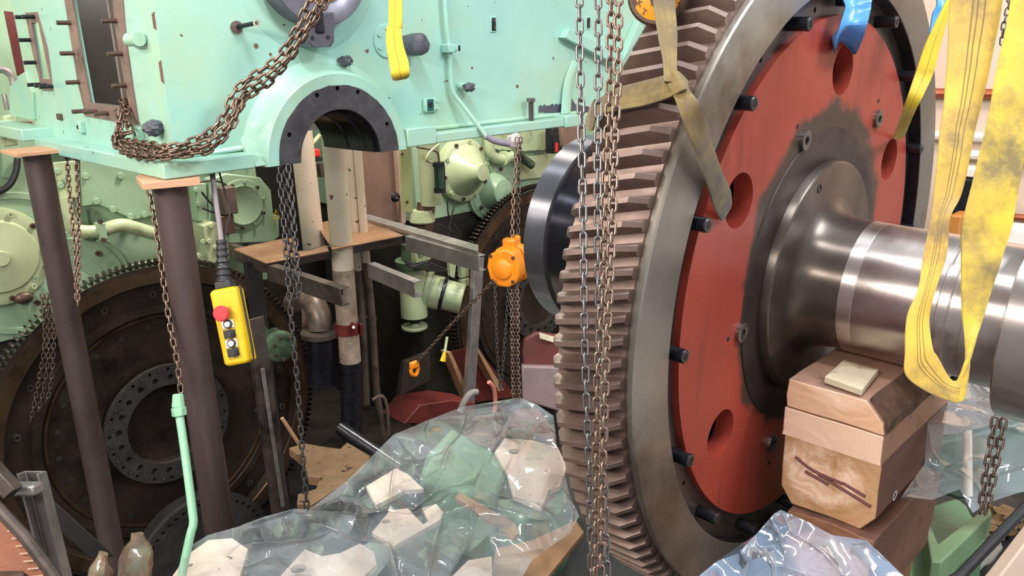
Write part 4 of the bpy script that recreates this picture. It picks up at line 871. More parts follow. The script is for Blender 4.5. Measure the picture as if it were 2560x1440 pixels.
b = B(); b.box(PY(1392, 368, YE-.3), (.02, .02, .09)); b.obj('red_handle', mat('signal_red', (214, 44, 40)), e2)
pl(e2, [(1395, 318), (1445, 315), (1450, 360), (1400, 365)], YE-.5, .05, BROWNP)
# column and filter between the engines
ct = thing('filter_column', 'pale green upright pipe column with a dark glass filter bowl, left of the cone covers', 'filter', (3.9, 5.0, .03))
b = B(); b.cyl(PY(1078, 512, 5.0), PY(1070, 340, 5.0), .085, n=28); b.obj('column_pipe', EPALE, ct, smooth=50)
b = B(); b.cyl(PY(1056, 595, 5.05), PY(1066, 508, 5.05), .075, n=24); b.obj('lower_pipe', STUDM, ct)
b = B(); b.lathe([(.0005, .0), (.10, 0), (.105, -.01), (.085, -.10), (.0005, -.10)], PY(1056, 555, 5.05)-EZ*.0, -EZ, 24); b.obj('column_foot', EPALE, ct)
c = PY(1098, 443, 4.85); b = B(); b.cyl(c-EZ*.085, c+EZ*.085, .04, n=24); fb = b.obj('filter_bowl', GREENGLASS, ct, smooth=50)
b = B(); b.cyl(c+EZ*.085, c+EZ*.12, .048, n=20); b.cyl(c-EZ*.12, c-EZ*.085, .048, n=20); sub(b.obj('filter_cap', BLACKST, None), fb)
for dx in (-.04, .04): b = B(); b.cyl(c+V((dx, -.02, -.1)), c+V((dx, -.02, .1)), .005, n=8); sub(b.obj('tie_rod', BLACKST, None), fb)
b = B(); b.tube(smooth_path([PY(x, y, 4.85) for x, y in ((1042, 368), (1075, 374), (1094, 382), (1098, 410))], 4), .008, 8); b.obj('small_tube', DIRTYPIPE, ct)
b = B(); b.tube(smooth_path([PY(x, y, 4.83) for x, y in ((1098, 360), (1075, 380), (1066, 400), (1082, 406))], 4), .009, 8); b.obj('small_tube', EPALE, ct)
for pts in ([(1118, 500), (1122, 540), (1140, 570), (1150, 590)], [(1140, 500), (1128, 545), (1120, 600)], [(1095, 560), (1130, 580), (1138, 600)]):
    b = B(); b.tube(smooth_path([PY(x, y, 5.2) for x, y in pts], 4), .007, 6); b.obj('cable', RUBBER, ct)
b = B(); b.prism([PY(*p, 4.7) for p in ((1000, 365), (1028, 360), (1033, 533), (1008, 528))], EY*.02); bp = b.obj('mounting_strip', mat('strip_green', (176, 182, 128), (160, 166, 116), rough=.4), None, bevel=.003); tag(bp, 'pale green upright strip with bolts beside the brown panel', 'plate')
for x, y in ((1004, 385), (1017, 505)): c = PY(x, y, 4.7); b = B(); b.hexbolt(c, -EY, .012, .01); sub(b.obj('strip_bolt', STUDM, None), bp)

# ------------------------------------------------------------------ between the engines
def pipe(name, label, cat, x0, y0, x1, y1, yv, r, mt, ext=0, n=28):
    a, c = PY(x0, y0, yv), PY(x1, y1, yv); b = B(); b.cyl(c, a+(a-c).normalized()*ext, r, n=n); o = b.obj(name, mt, None, smooth=50); return tag(o, label, cat)
pipe('white_pipe', 'rear thick white pipe standing on the checker plate platform', 'pipe', 760, 400, 786, 628, 5.3, .083, WHITEPIPE, 1.2)
p2 = thing('white_pipe', 'front thick white pipe with grimy lower end and red clamp', 'pipe', PY(876, 905, 4.72))
def seg(x0, y0, x1, y1, yv, r, name, mt, parent): b = B(); b.cyl(PY(x1, y1, yv), PY(x0, y0, yv), r, n=32); return b.obj(name, mt, parent, smooth=50)
seg(822, 200, 858, 672, 4.72, .077, 'upper_pipe', WHITEPIPE, p2); seg(858, 672, 876, 903, 4.72, .0775, 'lower_pipe', mat('white_pipe_grimy', (186, 166, 148), (140, 122, 110), rough=.45, scale=6, dirt=.53, dirtcol=(104, 90, 84)), p2)
a, c = PY(866, 806, 4.72), PY(868, 832, 4.72); b = B(); b.cyl(c, a, .086, n=32); cl = b.obj('pipe_clamp', REDCLAMP, p2)
for x in (886, 900): b = B(); b.box(PY(x, 822, 4.60), (.02, .06, .09)); sub(b.obj('clamp_ear', REDCLAMP, None, bevel=.004), cl)
b = B(); b.cyl(PY(884, 818, 4.58), PY(884, 818, 4.66), .012, n=8); sub(b.obj('clamp_bolt', CHROMEW, None), cl)
b = B(); b.cyl(PY(877, 925, 4.72), PY(876, 903, 4.72), .085, n=32); b.cyl(PY(880, 1100, 4.72), PY(877, 925, 4.72), .079, n=32); b.obj('pipe_socket', BLACKST, p2)
b = B(); b.prism([PY(*p, 4.62) for p in ((843, 727), (857, 722), (858, 738), (842, 734))], EY*.01); b.obj('tape_scrap', BLACKV, p2)
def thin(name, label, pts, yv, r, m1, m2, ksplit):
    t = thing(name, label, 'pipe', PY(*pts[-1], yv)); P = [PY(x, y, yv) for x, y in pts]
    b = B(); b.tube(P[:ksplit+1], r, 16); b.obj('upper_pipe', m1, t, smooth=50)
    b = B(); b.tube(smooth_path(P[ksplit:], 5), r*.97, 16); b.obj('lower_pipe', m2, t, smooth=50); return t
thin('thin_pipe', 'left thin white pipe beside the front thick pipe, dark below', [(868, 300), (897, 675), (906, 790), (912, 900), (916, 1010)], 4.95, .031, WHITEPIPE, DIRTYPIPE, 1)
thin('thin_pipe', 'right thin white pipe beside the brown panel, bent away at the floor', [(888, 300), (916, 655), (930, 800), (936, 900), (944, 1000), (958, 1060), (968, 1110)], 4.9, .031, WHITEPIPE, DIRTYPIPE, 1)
b = B(); b.prism([PY(*p, 4.95) for p in ((880, 800), (940, 790), (945, 800), (884, 812))], EY*.05); o = b.obj('pipe_bracket', DARKBAR, None, bevel=.004); tag(o, 'dark rusty bracket tying the two thin pipes together', 'bracket')
b = B(); b.prism([PY(*p, 5.6) for p in ((868, 330), (990, 330), (1004, 555), (905, 548))], EY*.03); bp = b.obj('bulkhead_sheet', BROWNP, None, bevel=.004); tag(bp, 'brown steel panel behind the thin white pipes', 'panel')
b = B(); b.prism([PY(*p, 5.57) for p in ((980, 330), (992, 330), (1006, 555), (996, 560))], -EY*.05); sub(b.obj('panel_edge', mat('panel_edge', (166, 144, 132), rough=.45, metal=.2), None), bp)
c = PY(988, 493, 5.52); b = B(); b.lathe([(.01, -.02), (.016, -.03), (.035, -.025), (.045, 0)], c, EY, 20, uv=(EX, EZ)); sub(b.obj('panel_lock', BLACKST, None), bp)
# platform
pf = thing('platform', 'brown checker plate platform on a dark frame round the white pipes', 'platform', (2.9, 5.0, .03))
ZP = 2.40
def plat(pts, z, th, mt, name): b = B(); b.prism([PZ(x, y, z) for x, y in pts], -EZ*th); return b.obj(name, mt, pf, bevel=.003)
plat([(583, 622), (664, 657), (822, 626), (816, 612), (770, 628), (742, 628), (738, 590)], ZP, .012, CHECK, 'checker_plate')
plat([(800, 575), (830, 622), (1008, 588), (905, 545), (880, 540), (800, 556)], ZP, .012, CHECK, 'checker_plate')
def bar(name, a, c, w, h, mt, parent):
    d = (c-a); L = d.length; d.normalize(); u = EZ.cross(d).normalized(); b = B(); v_ = d.cross(u); b.box((a+c)/2, (L, w, h), (d, u, v_)); return b.obj(name, mt, parent, bevel=.003)
bar('frame_beam', PZ(580, 625, 2.34), PZ(665, 663, 2.34), .05, .10, DARKBAR, pf)
bar('frame_beam', PZ(665, 661, 2.345), PZ(1010, 593, 2.345), .05, .085, DARKBAR, pf)
bar('frame_beam', PZ(910, 543, 2.36), PZ(1020, 590, 2.36), .05, .08, DARKBAR, pf)
def channel(name, label, x0, y0, x1, y1, z, mt=STEELBAR):
    a, c = PZ(x0, y0, z), PZ(x1, y1, z); t = thing(name, label, 'steel channel', a)
    d = (c-a).normalized(); u = EZ.cross(d).normalized(); b = B()
    P = [V((-.0, 0)), V((.06, 0)), V((.06, -.008)), V((.008, -.008)), V((.008, -.10)), V((.06, -.10)), V((.06, -.108)), V((0, -.108))]
    s = -1 if (CAM-a).dot(u) > 0 else 1
    b.prism([a + u*(s*p[0]) + EZ*p[1] for p in P], c-a); b.obj('channel_web', mt, t, bevel=.002); return t
channel('steel_channel', 'long steel channel rail reaching right from the platform corner', 1012, 590, 1196, 640, ZP)
channel('steel_channel', 'steel channel running under the thin pipes towards the pump', 918, 658, 1034, 705, 2.25)
channel('steel_channel', 'steel channel crossing in front of the elbow pipe below the platform', 668, 662, 850, 722, 2.38, DARKBAR)
b = B(); b.prism([PZ(*p, ZP+.03) for p in ((908, 545), (1195, 628), (1196, 612), (920, 535))], -EZ*.05); o = b.obj('toe_board', STEELBAR, None, bevel=.002); tag(o, 'thin steel toe board along the back of the platform rail', 'board')
def angle(name, label, x0, y0, x1, y1, yv, w=.055, mt=STEELBAR, yv1=None):
    a, c = PY(x0, y0, yv), PY(x1, y1, yv1 or yv); d = c-a; b = B()
    P = [(-w, 0), (w, 0), (w, .006), (-w+.006, .006), (-w+.006, w), (-w, w)]
    d *= a.z/(a.z-c.z)
    b.prism([a+EX*p[0]+EY*p[1] for p in P], d); o = b.obj(name, mt, None, bevel=.002); return tag(o, label, 'angle post')
angle('angle_post', 'grey steel angle post standing right of the pump, leaning slightly', 1200, 645, 1178, 985, 4.75, .05)
angle('angle_post', 'dark steel angle post right of the yellow pendant control', 640, 795, 708, 1300, 4.25, .05, DARKBAR)
b = B(); b.prism([PY(*p, 4.24) for p in ((651, 922), (660, 920), (712, 1265), (702, 1268))], -EY*.006); o = b.obj('flat_bar', STEELBAR, None, bevel=.002); tag(o, 'long bare flat bar fixed along the dark angle post', 'flat bar')
p = PY(630, 655, 5.0); b = B(); b.bb((p.x-.05, p.y-.03, 0), (p.x+.05, p.y+.03, p.z)); o = b.obj('upright_post', mat('leg_dark', (50, 48, 52), (66, 62, 64), rough=.45, metal=.4), None); tag(o, 'dark vertical post under the left edge of the platform', 'post')
# elbow pipe
el = thing('elbow_pipe', 'fat brown cast elbow pipe with flange below the platform', 'pipe', PY(795, 880, 4.9))
P = smooth_path([PY(735, 760, 5.25), PY(760, 752, 5.1), PY(785, 762, 4.95), PY(798, 790, 4.88), PY(800, 826, 4.86)], 6)
b = B(); b.tube(P, .088, 20); b.obj('elbow', DIRTYPIPE, el, smooth=60)
c = PY(801, 832, 4.86); b = B(); b.lathe([(.09, .03), (.13, .025), (.142, .015), (.142, -.02), (.10, -.025)], c, EZ, 32); b.obj('elbow_flange', DARKBAR, el)
b = B(); b.cyl(PY(804, 960, 4.86), c, .10, n=28); b.obj('pipe_body', BLACKST, el)
c = PY(762, 770, 5.1); b = B(); b.lathe([(.09, -.02), (.16, -.02), (.165, -.01), (.165, .02), (.09, .02)], c, V((-.8, .5, .1)), 28); b.obj('rear_flange', mat('flange_pink', (150, 124, 110), (116, 94, 84), rough=.5, metal=.2, scale=12), el)
lg = thing('bolted_flange', 'oily green bolted flange left of the grey chain', 'flange', PY(692, 865, 4.6)); c = PY(700, 865, 4.6)
b = B(); b.lathe([(.0005, -.03), (.09, -.03), (.105, -.02), (.105, .02), (.06, .03), (.05, .2)], c, V((.35, 1, .1)), 30); b.obj('flange_plate', OILGREEN, lg)
for k in range(7): a = 2*PI*k/7; q = c+V((.075*math.cos(a), -.05, .075*math.sin(a))); b = B(); b.hexbolt(q, -EY, .013, .02); b.obj('flange_bolt', STUDM, lg)
b = B(); b.prism([PY(*p, 4.65) for p in ((660, 812), (684, 836), (690, 880), (664, 860))], EY*.1); b.obj('flange_neck', OILGREEN, lg)
# pump
pm = thing('pump', 'pale green pump with vertical barrel and round motor, beneath the channel rails', 'pump', PY(1035, 830, 5.1)); YP = 5.1
b = B(); b.cyl(PY(1036, 790, YP), PY(1030, 660, YP), .112, n=36); b.obj('pump_barrel', EPALE, pm, smooth=50)
b = B(); b.lathe([(.0005, -.0), (.095, 0), (.11, .012), (.11, .03), (.03, .035), (.03, .09)], PY(1037, 822, YP), EZ, 32); b.obj('pump_foot', EPALE, pm)
b = B(); b.cyl(PY(1037, 806, YP), PY(1037, 788, YP), .045, n=20); b.obj('pump_stem', BLACKST, pm)
b = B(); b.cyl(PY(1030, 668, YP), PY(1028, 648, YP), .135, n=32); b.cyl(PY(1030, 655, YP), PY(1030, 610, YP), .09, n=28); b.obj('pump_head', OILGREEN, pm)
b = B(); b.box(PY(1052, 635, YP-.14), (.16, .06, .12)); b.obj('terminal_box', EPALE, pm, bevel=.008)
text('EM', .07, PY(1056, 636, YP-.172), EX, EZ, 'cast_letter', OILGREEN, pm, .003)
d = (PY(1160, 748, YP-.25)-PY(1060, 722, YP)).normalized(); c = PY(1068, 725, YP-.02)
b = B(); b.lathe([(.10, -.12), (.155, -.02), (.165, -.015), (.165, .02), (.15, .025)], c, d, 36); b.obj('motor_flange', EPALE, pm)
b = B(); b.lathe([(.14, .02), (.145, .14), (.13, .16), (.13, .30), (.115, .31)], c, d, 36); mb_ = b.obj('motor_barrel', EPALE, pm, smooth=40)
b = B(); b.lathe([(.112, .31), (.11, .26), (.03, .25), (.0005, .25)], c, d, 36); sub(b.obj('motor_fan', BLACKST, None), mb_)
b = B(); b.lathe([(.148, .125), (.150, .13), (.150, .15), (.146, .155)], c, d, 36); sub(b.obj('motor_band', BLACKST, None), mb_)
for k in range(10): a = 2*PI*k/10; u_, v_ = frame(d); q = c+(u_*math.cos(a)+v_*math.sin(a))*.145-d*.02; b = B(); b.hexbolt(q, -d, .013, .02); b.obj('flange_bolt', STUDM, pm)
b = B(); b.prism([PY(*p, YP-.3) for p in ((1122, 645), (1142, 650), (1136, 695), (1126, 690))], EY*.03); b.obj('pump_lug', EPALE, pm)
b = B(); b.box(PY(1158, 672, YP-.2), (.09, .05, .14)); b.obj('switch_box', EPALE, pm, bevel=.008)
b = B(); b.box(PY(1160, 705, YP-.2), (.08, .05, .07)); b.obj('switch_box', EPALE, pm, bevel=.008)
for i in range(5):
    b = B(); b.tube(smooth_path([PY(1010+8*i, 650+3*i, YP-.16), PY(1030+10*i, 668+2*i, YP-.2), PY(1070+12*i, 655+5*i, YP-.2), PY(1100+10*i, 680, YP-.15)], 5), .008, 6); b.obj('cable', RUBBER, pm)
# brackets and red box down in the gap
rb = thing('red_bracket', 'dark red braced steel bracket low behind the diagonal chain', 'bracket', PY(1160, 990, 4.9))
b = B(); b.prism([PY(*p, 4.95) for p in ((1122, 880), (1190, 868), (1290, 990), (1165, 1010))], EY*.03); b.obj('bracket_plate', REDBOX, rb)
b = B(); b.prism([PY(*p, 4.85) for p in ((1120, 882), (1128, 880), (1182, 1000), (1170, 1004))], EY*.1); b.obj('bracket_rib', CARD, rb)
b = B(); b.prism([PY(*p, 4.85) for p in ((1188, 868), (1196, 870), (1260, 975), (1246, 978))], EY*.1); b.obj('bracket_rib', CARD, rb)
b = B(); b.prism([PY(*p, 4.6) for p in ((1050, 1012), (1130, 1000), (1190, 1008), (1180, 1060), (1010, 1060))], EY*.3); o = b.obj('red_box', REDBOX, None, bevel=.01); tag(o, 'dull red steel box on the floor left of the braced bracket', 'box')
b = B(); b.prism([PY(*p, 4.7) for p in ((1012, 905), (1075, 880), (1078, 950), (1000, 990))], EY*.05); o = b.obj('brown_plate', mat('rust_plate', (50, 39, 33), (36, 30, 27), rough=.5), None, bevel=.004); tag(o, 'rusty brown plate behind the orange chain hook', 'plate')
b = B(); b.tube(smooth_path([PY(1150, 1030, 4.2), PY(1160, 1005, 4.2), PY(1175, 985, 4.2), PY(1192, 980, 4.2)], 5), .026, 12); o = b.obj('grey_hose', CONCRETE, None, smooth=60); tag(o, 'short pale grey pipe end curving up above the clear film', 'pipe')
b = B(); b.tube(smooth_path([PY(1222, 955, 4.1), PY(1234, 970, 4.1), PY(1238, 1000, 4.1), PY(1236, 1030, 4.1)], 5), .017, 10); o = b.obj('pink_hose', mat('hose_pink', (190, 118, 102), rough=.5), None, smooth=60); tag(o, 'short pinkish hose bent down at the edge of the clear film', 'hose')
b = B(); b.tube([PY(705, 1045, 4.0), PY(780, 1160, 3.95)], .011, 10); o = b.obj('wooden_stick', CARD, None); tag(o, 'thin pale wooden stick leaning left of the beige plate', 'stick')
b = B(); b.tube(smooth_path([PY(850, 1070, 4.5), PY(940, 1130, 4.2), PY(1000, 1170, 4.0)], 4), .05, 12); o = b.obj('dark_pipe', BLACKST, None, smooth=60); tag(o, 'black pipe lying low behind the beige plate', 'pipe')
b = B(); b.tube(smooth_path([PY(930, 1000, 4.75), PY(955, 990, 4.75), PY(968, 1020, 4.75), PY(972, 1090, 4.75)], 5), .014, 8); o = b.obj('thin_tube', DIRTYPIPE, None, smooth=60); tag(o, 'small bent dark tube right of the bent thin pipe', 'tube')

b = B(); b.prism([PY(*p, 5.5) for p in ((776, 374), (800, 372), (802, 392), (778, 394))], EY*.2); o = b.obj('tool_box', mat('box_red', (196, 44, 40), rough=.45), None, bevel=.01); tag(o, 'small bright red tool box seen between the white pipes through the arch', 'tool box')
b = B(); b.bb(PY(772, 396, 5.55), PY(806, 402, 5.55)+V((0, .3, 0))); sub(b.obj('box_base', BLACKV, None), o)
b = B(); b.tube([PY(770, 372, 5.4), PY(800, 338, 5.4)], .018, 8); o = b.obj('thin_pipe', EPALE, None); tag(o, 'slanted pale green bar behind the white pipes, seen through the arch', 'bar')
b = B(); b.bb(PY(800, 410, 6.2), PY(880, 432, 6.2)+V((0, .1, 0))); o = b.obj('cross_beam', DARKBAR, None); tag(o, 'dark horizontal beam far behind the white pipes', 'beam')
b = B(); T_ = [PY(*p, 5.6) for p in ((684, 548), (700, 546), (690, 524))]; b.tube(T_+T_[:1], .005, 6); o = b.obj('warning_triangle', YELLOW, None, smooth=0); tag(o, 'tiny yellow warning triangle outline in the dark beside the grey chains', 'sign')

# ------------------------------------------------------------------ orange chain hoist
D0 = 4.0
ho = thing('chain_hoist', 'orange hand chain hoist hanging between the flywheel and the red gear', 'chain hoist', PD(1275, 715, D0))
hc = PD(1262, 668, D0-.06); hx = (CAM-hc); hx.z = 0; hx.normalize(); hx = (hx - RT0*.45).normalized(); hz = EZ; hy = hz.cross(hx).normalized()
poly = [(-.085, .00), (-.075, .06), (-.03, .088), (.02, .10), (.06, .085), (.085, .03), (.088, -.03), (.07, -.07), (.03, -.095), (-.03, -.095), (-.07, -.06)]
b = B(); b.prism([hc + hy*x + hz*z + hx*.03 for x, z in poly], -hx*.09); b.obj('hand_wheel_cover', ORANGE, ho, bevel=.012, seg=3)
b = B(); b.lathe([(.0005, .046), (.04, .044), (.05, .038), (.055, .028)], hc+hz*-.005, hx, 32); b.obj('cover_boss', ORANGE, ho)
for x, z in ((-.06, .06), (.055, -.06), (.06, .06)): q = hc+hy*x+hz*z+hx*.03; b = B(); b.hexbolt(q, hx, .009, .008); b.obj('cover_bolt', STUDM, ho)
b = B(); b.prism([hc + hy*x*1.12 + hz*z*1.05 - hx*.07 for x, z in poly], -hx*.05); b.obj('gear_cover', ORANGE, ho, bevel=.01)
b = B(); b.box(hc-hx*.07+hz*.10, (.05, .07, .06), (hx, hy, hz)); b.obj('top_yoke', ORANGE, ho, bevel=.012)
b = B(); b.box(hc-hx*.14+hz*.02, (.03, .05, .22), (hx, hy, hz)); b.obj('side_plate', ORANGE, ho, bevel=.01)
G_ = 'chains of the orange hoist'
chain('chain', 'rusty chain carrying the orange hoist, front strand', [PD(1292, 345, 4.0), PD(1290, 400, 4.0), PD(1284, 480, 4.0), PD(1281, 560, 4.0), PD(1280, 632, 4.0)], .0255, .0072, .0225, CHAINRUST, G_)
chain('chain', 'dark chain just right of the strand carrying the orange hoist', [PD(1302, 345, 4.05), PD(1297, 420, 4.05), PD(1296, 520, 4.05), PD(1294, 628, 4.05)], .0255, .0072, .0225, CHAINDK, G_, split=False)
chain('hand_chain', 'thin hand chain hanging leftmost below the orange hoist', [PD(1237, 708, 3.93), PD(1240, 800, 3.93), PD(1244, 890, 3.93), PD(1250, 975, 3.93)], .0225, .0045, .016, CHAINGREY, G_)
chain('hand_chain', 'thin hand chain hanging slanted below the middle of the orange hoist', [PD(1270, 708, 3.95), PD(1266, 800, 3.95), PD(1258, 900, 3.95), PD(1252, 985, 3.95)], .0225, .0045, .016, CHAINGREY, G_)
for k, s_ in enumerate(('left', 'middle', 'right')):
    chain('load_chain', 'load chain below the orange hoist, %s strand of the tight bundle' % s_, [PD(1275+9*k, 705, 3.97), PD(1279+8*k, 800, 3.97), PD(1281+7*k, 900, 3.97), PD(1283+8*k, 990, 3.97)], .0190, .0060, .0200, CHAINRUST if k != 1 else CHAINDK, G_, split=False)
chain('load_chain', 'twisted load chain pulled diagonally from the orange hoist to its hook', [PD(1234, 702, 3.93), PD(1160, 778, 4.05), PD(1100, 842, 4.15), PD(1042, 908, 4.25)], .0190, .0060, .0200, mat('chain_brown', (128, 106, 92)), G_, split=False, jit=.6)
hk2 = thing('chain_hook', 'small orange hook at the lower end of the diagonal chain', 'hook', PD(1038, 935, 4.25)); c = PD(1036, 916, 4.25)
b = B(); b.tube(smooth_path([c+V((.008, 0, .015)), c+V((.024, 0, -.015)), c+V((.008, 0, -.05)), c+V((-.02, 0, -.036)), c+V((-.024, 0, -.010))], 5), .010, 8); b.obj('hook_body', ORANGE, hk2)
b = B(); b.box(c+V((.0, 0, .01)), (.05, .03, .035)); b.obj('hook_swivel', ORANGE, hk2, bevel=.006)
yt = thing('paint_marker', 'yellow tipped pale rod hanging beside the diagonal chain', 'rod', PD(1108, 902, 4.1))
b = B(); b.tube([PD(1118, 842, 4.1), PD(1112, 880, 4.1)], .007, 8); b.obj('rod', EPALE, yt); b = B(); b.cyl(PD(1107, 903, 4.1), PD(1112, 880, 4.1), .016, .008, 12); b.obj('yellow_tip', YELLOW, yt)

# ------------------------------------------------------------------ pendant control
pc = thing('pendant_control', 'yellow crane pendant control with red stop button hanging right of the front post', 'pendant control', PD(590, 915, 3.12))
o_ = PD(582, 814, 3.12); zx = (PD(562, 715, 3.12)-PD(600, 912, 3.12)).normalized(); fx = (CAM-o_); fx = (fx - zx*fx.dot(zx)).normalized(); fy = zx.cross(fx)
ang = math.radians(-24); nx = (fx*math.cos(ang) + fy*math.sin(ang)).normalized(); ny = zx.cross(nx).normalized()   # nx front, ny to image right
def PP(a, c, d): return o_ + ny*a + zx*c + nx*d
b = B(); b.prism([PP(a, c, -.04) for a, c in ((-.052, .135), (-.044, .148), (.05, .148), (.056, .135), (.056, -.14), (.046, -.152), (-.038, -.152), (-.048, -.14))], nx*.078); b.obj('pendant_body', YELLOW, pc, bevel=.012, seg=3)
b = B(); b.prism([PP(a, c, .0385) for a, c in ((-.026, .075), (.024, .075), (.026, -.125), (-.024, -.125))], nx*.0015); b.obj('button_panel', mat('panel_dark_yellow', (190, 156, 30), (150, 124, 40), rough=.5), pc, bevel=.001)
b = B(); b.tube(smooth_path([PP(.058, .149, .0), PP(.059, .05, .0), PP(.059, -.1, .0), PP(.05, -.153, 0)], 4), .005, 6); b.obj('body_seam', RUBBER, pc)
b = B(); b.cyl(PP(-.005, .052, .03), PP(-.005, .052, .06), .017, n=24); b.cyl(PP(-.005, .052, .06), PP(-.005, .052, .078), .030, n=28); b.obj('stop_button', REDBTN, pc, bevel=.003)
for i, c in enumerate((.008, -.03, -.067, -.102)):
    b = B(); b.box(PP(.0, c, .041), (.004, .046, .030), (nx, ny, zx)); bz = b.obj('button_plate', WHITEBTN if i % 2 == 0 else RUBBER, pc, bevel=.001)
    b = B(); b.cyl(PP(.003, c, .042), PP(.003, c, .052), .0165, n=20); sub(b.obj('button_collar', RUBBER, None), bz)
    b = B(); b.cyl(PP(.003, c, .05), PP(.003, c, .056), .011, n=18); sub(b.obj('button_cap', WHITEBTN if i % 2 == 0 else RUBBER, None), bz)
b = B(); b.prism([PP(a, c, -.028) for a, c in ((-.034, .146), (.036, .146), (.03, .178), (-.03, .178))], nx*.055); b.obj('gland_cap', RUBBER, pc, bevel=.006)
g0, g1 = PP(0, .176, 0), PD(553, 600, 3.12)
b = B(); n_ = 26; P = [g0+(g1-g0)*i/n_ for i in range(n_+1)]; b.tube(P, [(.030-.010*i/n_)*(1.0 if i % 4 in (0, 1) else .86) for i in range(n_+1)], 20); b.obj('strain_relief', RUBBER, pc, smooth=30)
b = B(); b.tube(smooth_path([g1, PD(545, 540, 3.13), PD(535, 470, 3.15), PD(530, 420, 3.2), PD(528, 380, 3.25)], 5), .0105, 12); b.obj('cable', mat('grey_cable', (128, 118, 120), rough=.5), pc, smooth=60)
b = B(); b.tube(smooth_path([g1+V((.012, 0, 0)), PD(566, 570, 3.14), PD(574, 530, 3.16), PD(562, 480, 3.18), PD(548, 430, 3.22)], 5), .004, 6); b.obj('strain_wire', RUBBER, pc)

# ------------------------------------------------------------------ lower gearbox under the clear film
ZJ = 1.90
lb = thing('lower_gearbox', 'lower gearbox half with pale blotchy flanges and green saddles, under the clear film', 'gearbox', (2.0, 1.8, .03))
def lp(pts, z, th, mt, name, parent=lb, bevel=.002, holes=()):
    Q = [PZ(x, y, z) for x, y in pts]; hl = []
    for x, y, r in holes: p = PZ(x, y, z); hl.append(circ(p.x, p.y, r, 18))
    b = B(); b.plate([(p.x, p.y) for p in Q], hl, V((0, 0, z-th)), EX, EY, EZ, th); return b.obj(name, mt, parent, bevel=bevel)
lp([(430, 1440), (470, 1385), (520, 1350), (580, 1345), (620, 1372), (600, 1440), (560, 1520), (430, 1520)], ZJ-.02, .022, BLOTCH, 'flange_plate')
lp([(600, 1500), (700, 1440), (762, 1372), (806, 1390), (850, 1382), (900, 1358), (935, 1380), (942, 1410), (900, 1450), (890, 1500)], ZJ, .022, BLOTCH, 'flange_plate', holes=((746, 1421, .028),))
lp([(930, 1330), (975, 1275), (1020, 1270), (1040, 1292), (1058, 1310), (1072, 1302), (1055, 1270), (1090, 1258), (1108, 1280), (1100, 1300), (985, 1364)], ZJ-.02, .022, BLOTCH, 'flange_plate', holes=((965, 1303, .016),))
lp([(915, 1215), (990, 1170), (1020, 1185), (1060, 1222), (1010, 1225), (985, 1240), (940, 1262)], ZJ-.05, .022, BLOTCH, 'flange_plate')
lp([(1138, 1242), (1150, 1230), (1285, 1306), (1300, 1330), (1282, 1345)], ZJ, .02, CARD, 'joint_strip', holes=((1175, 1272, .02), (1245, 1315, .022)))
lp([(1236, 1130), (1262, 1095), (1330, 1100), (1395, 1118), (1418, 1165), (1400, 1215), (1372, 1225), (1352, 1270), (1282, 1238), (1268, 1185)], ZJ, .022, BLOTCH, 'flange_plate', holes=((1285, 1128, .026),))
lp([(1225, 1440), (1240, 1370), (1330, 1350), (1440, 1300), (1460, 1330), (1370, 1440), (1300, 1500)], ZJ-.02, .02, CARD, 'joint_strip')
lp([(1130, 1440), (1170, 1400), (1230, 1390), (1230, 1440), (1180, 1500), (1120, 1500)], ZJ+.01, .022, BLOTCH, 'flange_plate')
b = B(); b.bb((.7, 1.3, 1.45), (2.9, 2.6, 1.55)); b.obj('sump_plate', mat('sump_grey', (58, 60, 62), (44, 46, 48), rough=.5, scale=4), lb)
b = B(); b.bb((1.80, .55, .03), (2.4, 1.3, 1.918)); b.obj('timber_seat', OILGREEN, lb)
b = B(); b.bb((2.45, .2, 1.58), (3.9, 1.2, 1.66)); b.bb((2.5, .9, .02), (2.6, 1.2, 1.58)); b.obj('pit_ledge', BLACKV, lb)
# green saddles and red block
def solid(pts, z0, z1, mt, name, bevel=.012, parent=lb):
    b = B(); b.prism([PZ(x, y, z1) for x, y in pts], -EZ*(z1-z0)); return b.obj(name, mt, parent, bevel=bevel)
solid([(1062, 1135), (1130, 1063), (1190, 1100), (1245, 1130), (1270, 1190), (1230, 1240), (1160, 1225), (1045, 1190)], 1.3, ZJ-.02, SEAT, 'bearing_saddle', .03)
solid([(1240, 1245), (1285, 1240), (1350, 1272), (1400, 1215), (1425, 1235), (1400, 1275), (1300, 1295)], 1.3, ZJ-.04, SEAT, 'bearing_saddle', .02)
solid([(1272, 1062), (1290, 1020), (1345, 1018), (1385, 1070), (1388, 1112), (1340, 1085)], 1.3, ZJ-.02, REDBOX, 'red_block', .012)
solid([(1140, 1095), (1180, 1040), (1250, 1030), (1268, 1072), (1240, 1125)], 1.3, ZJ-.06, mat('mauve_steel', (112, 92, 92), (90, 74, 74), rough=.45, metal=.3), 'inner_block', .012)
b = B(); b.bb((.6, 1.2, .03), (2.9, 1.32, 1.6)); b.bb((.85, 2.6, .03), (2.95, 2.72, 1.55)); b.obj('lower_wall', OILGREEN, lb)
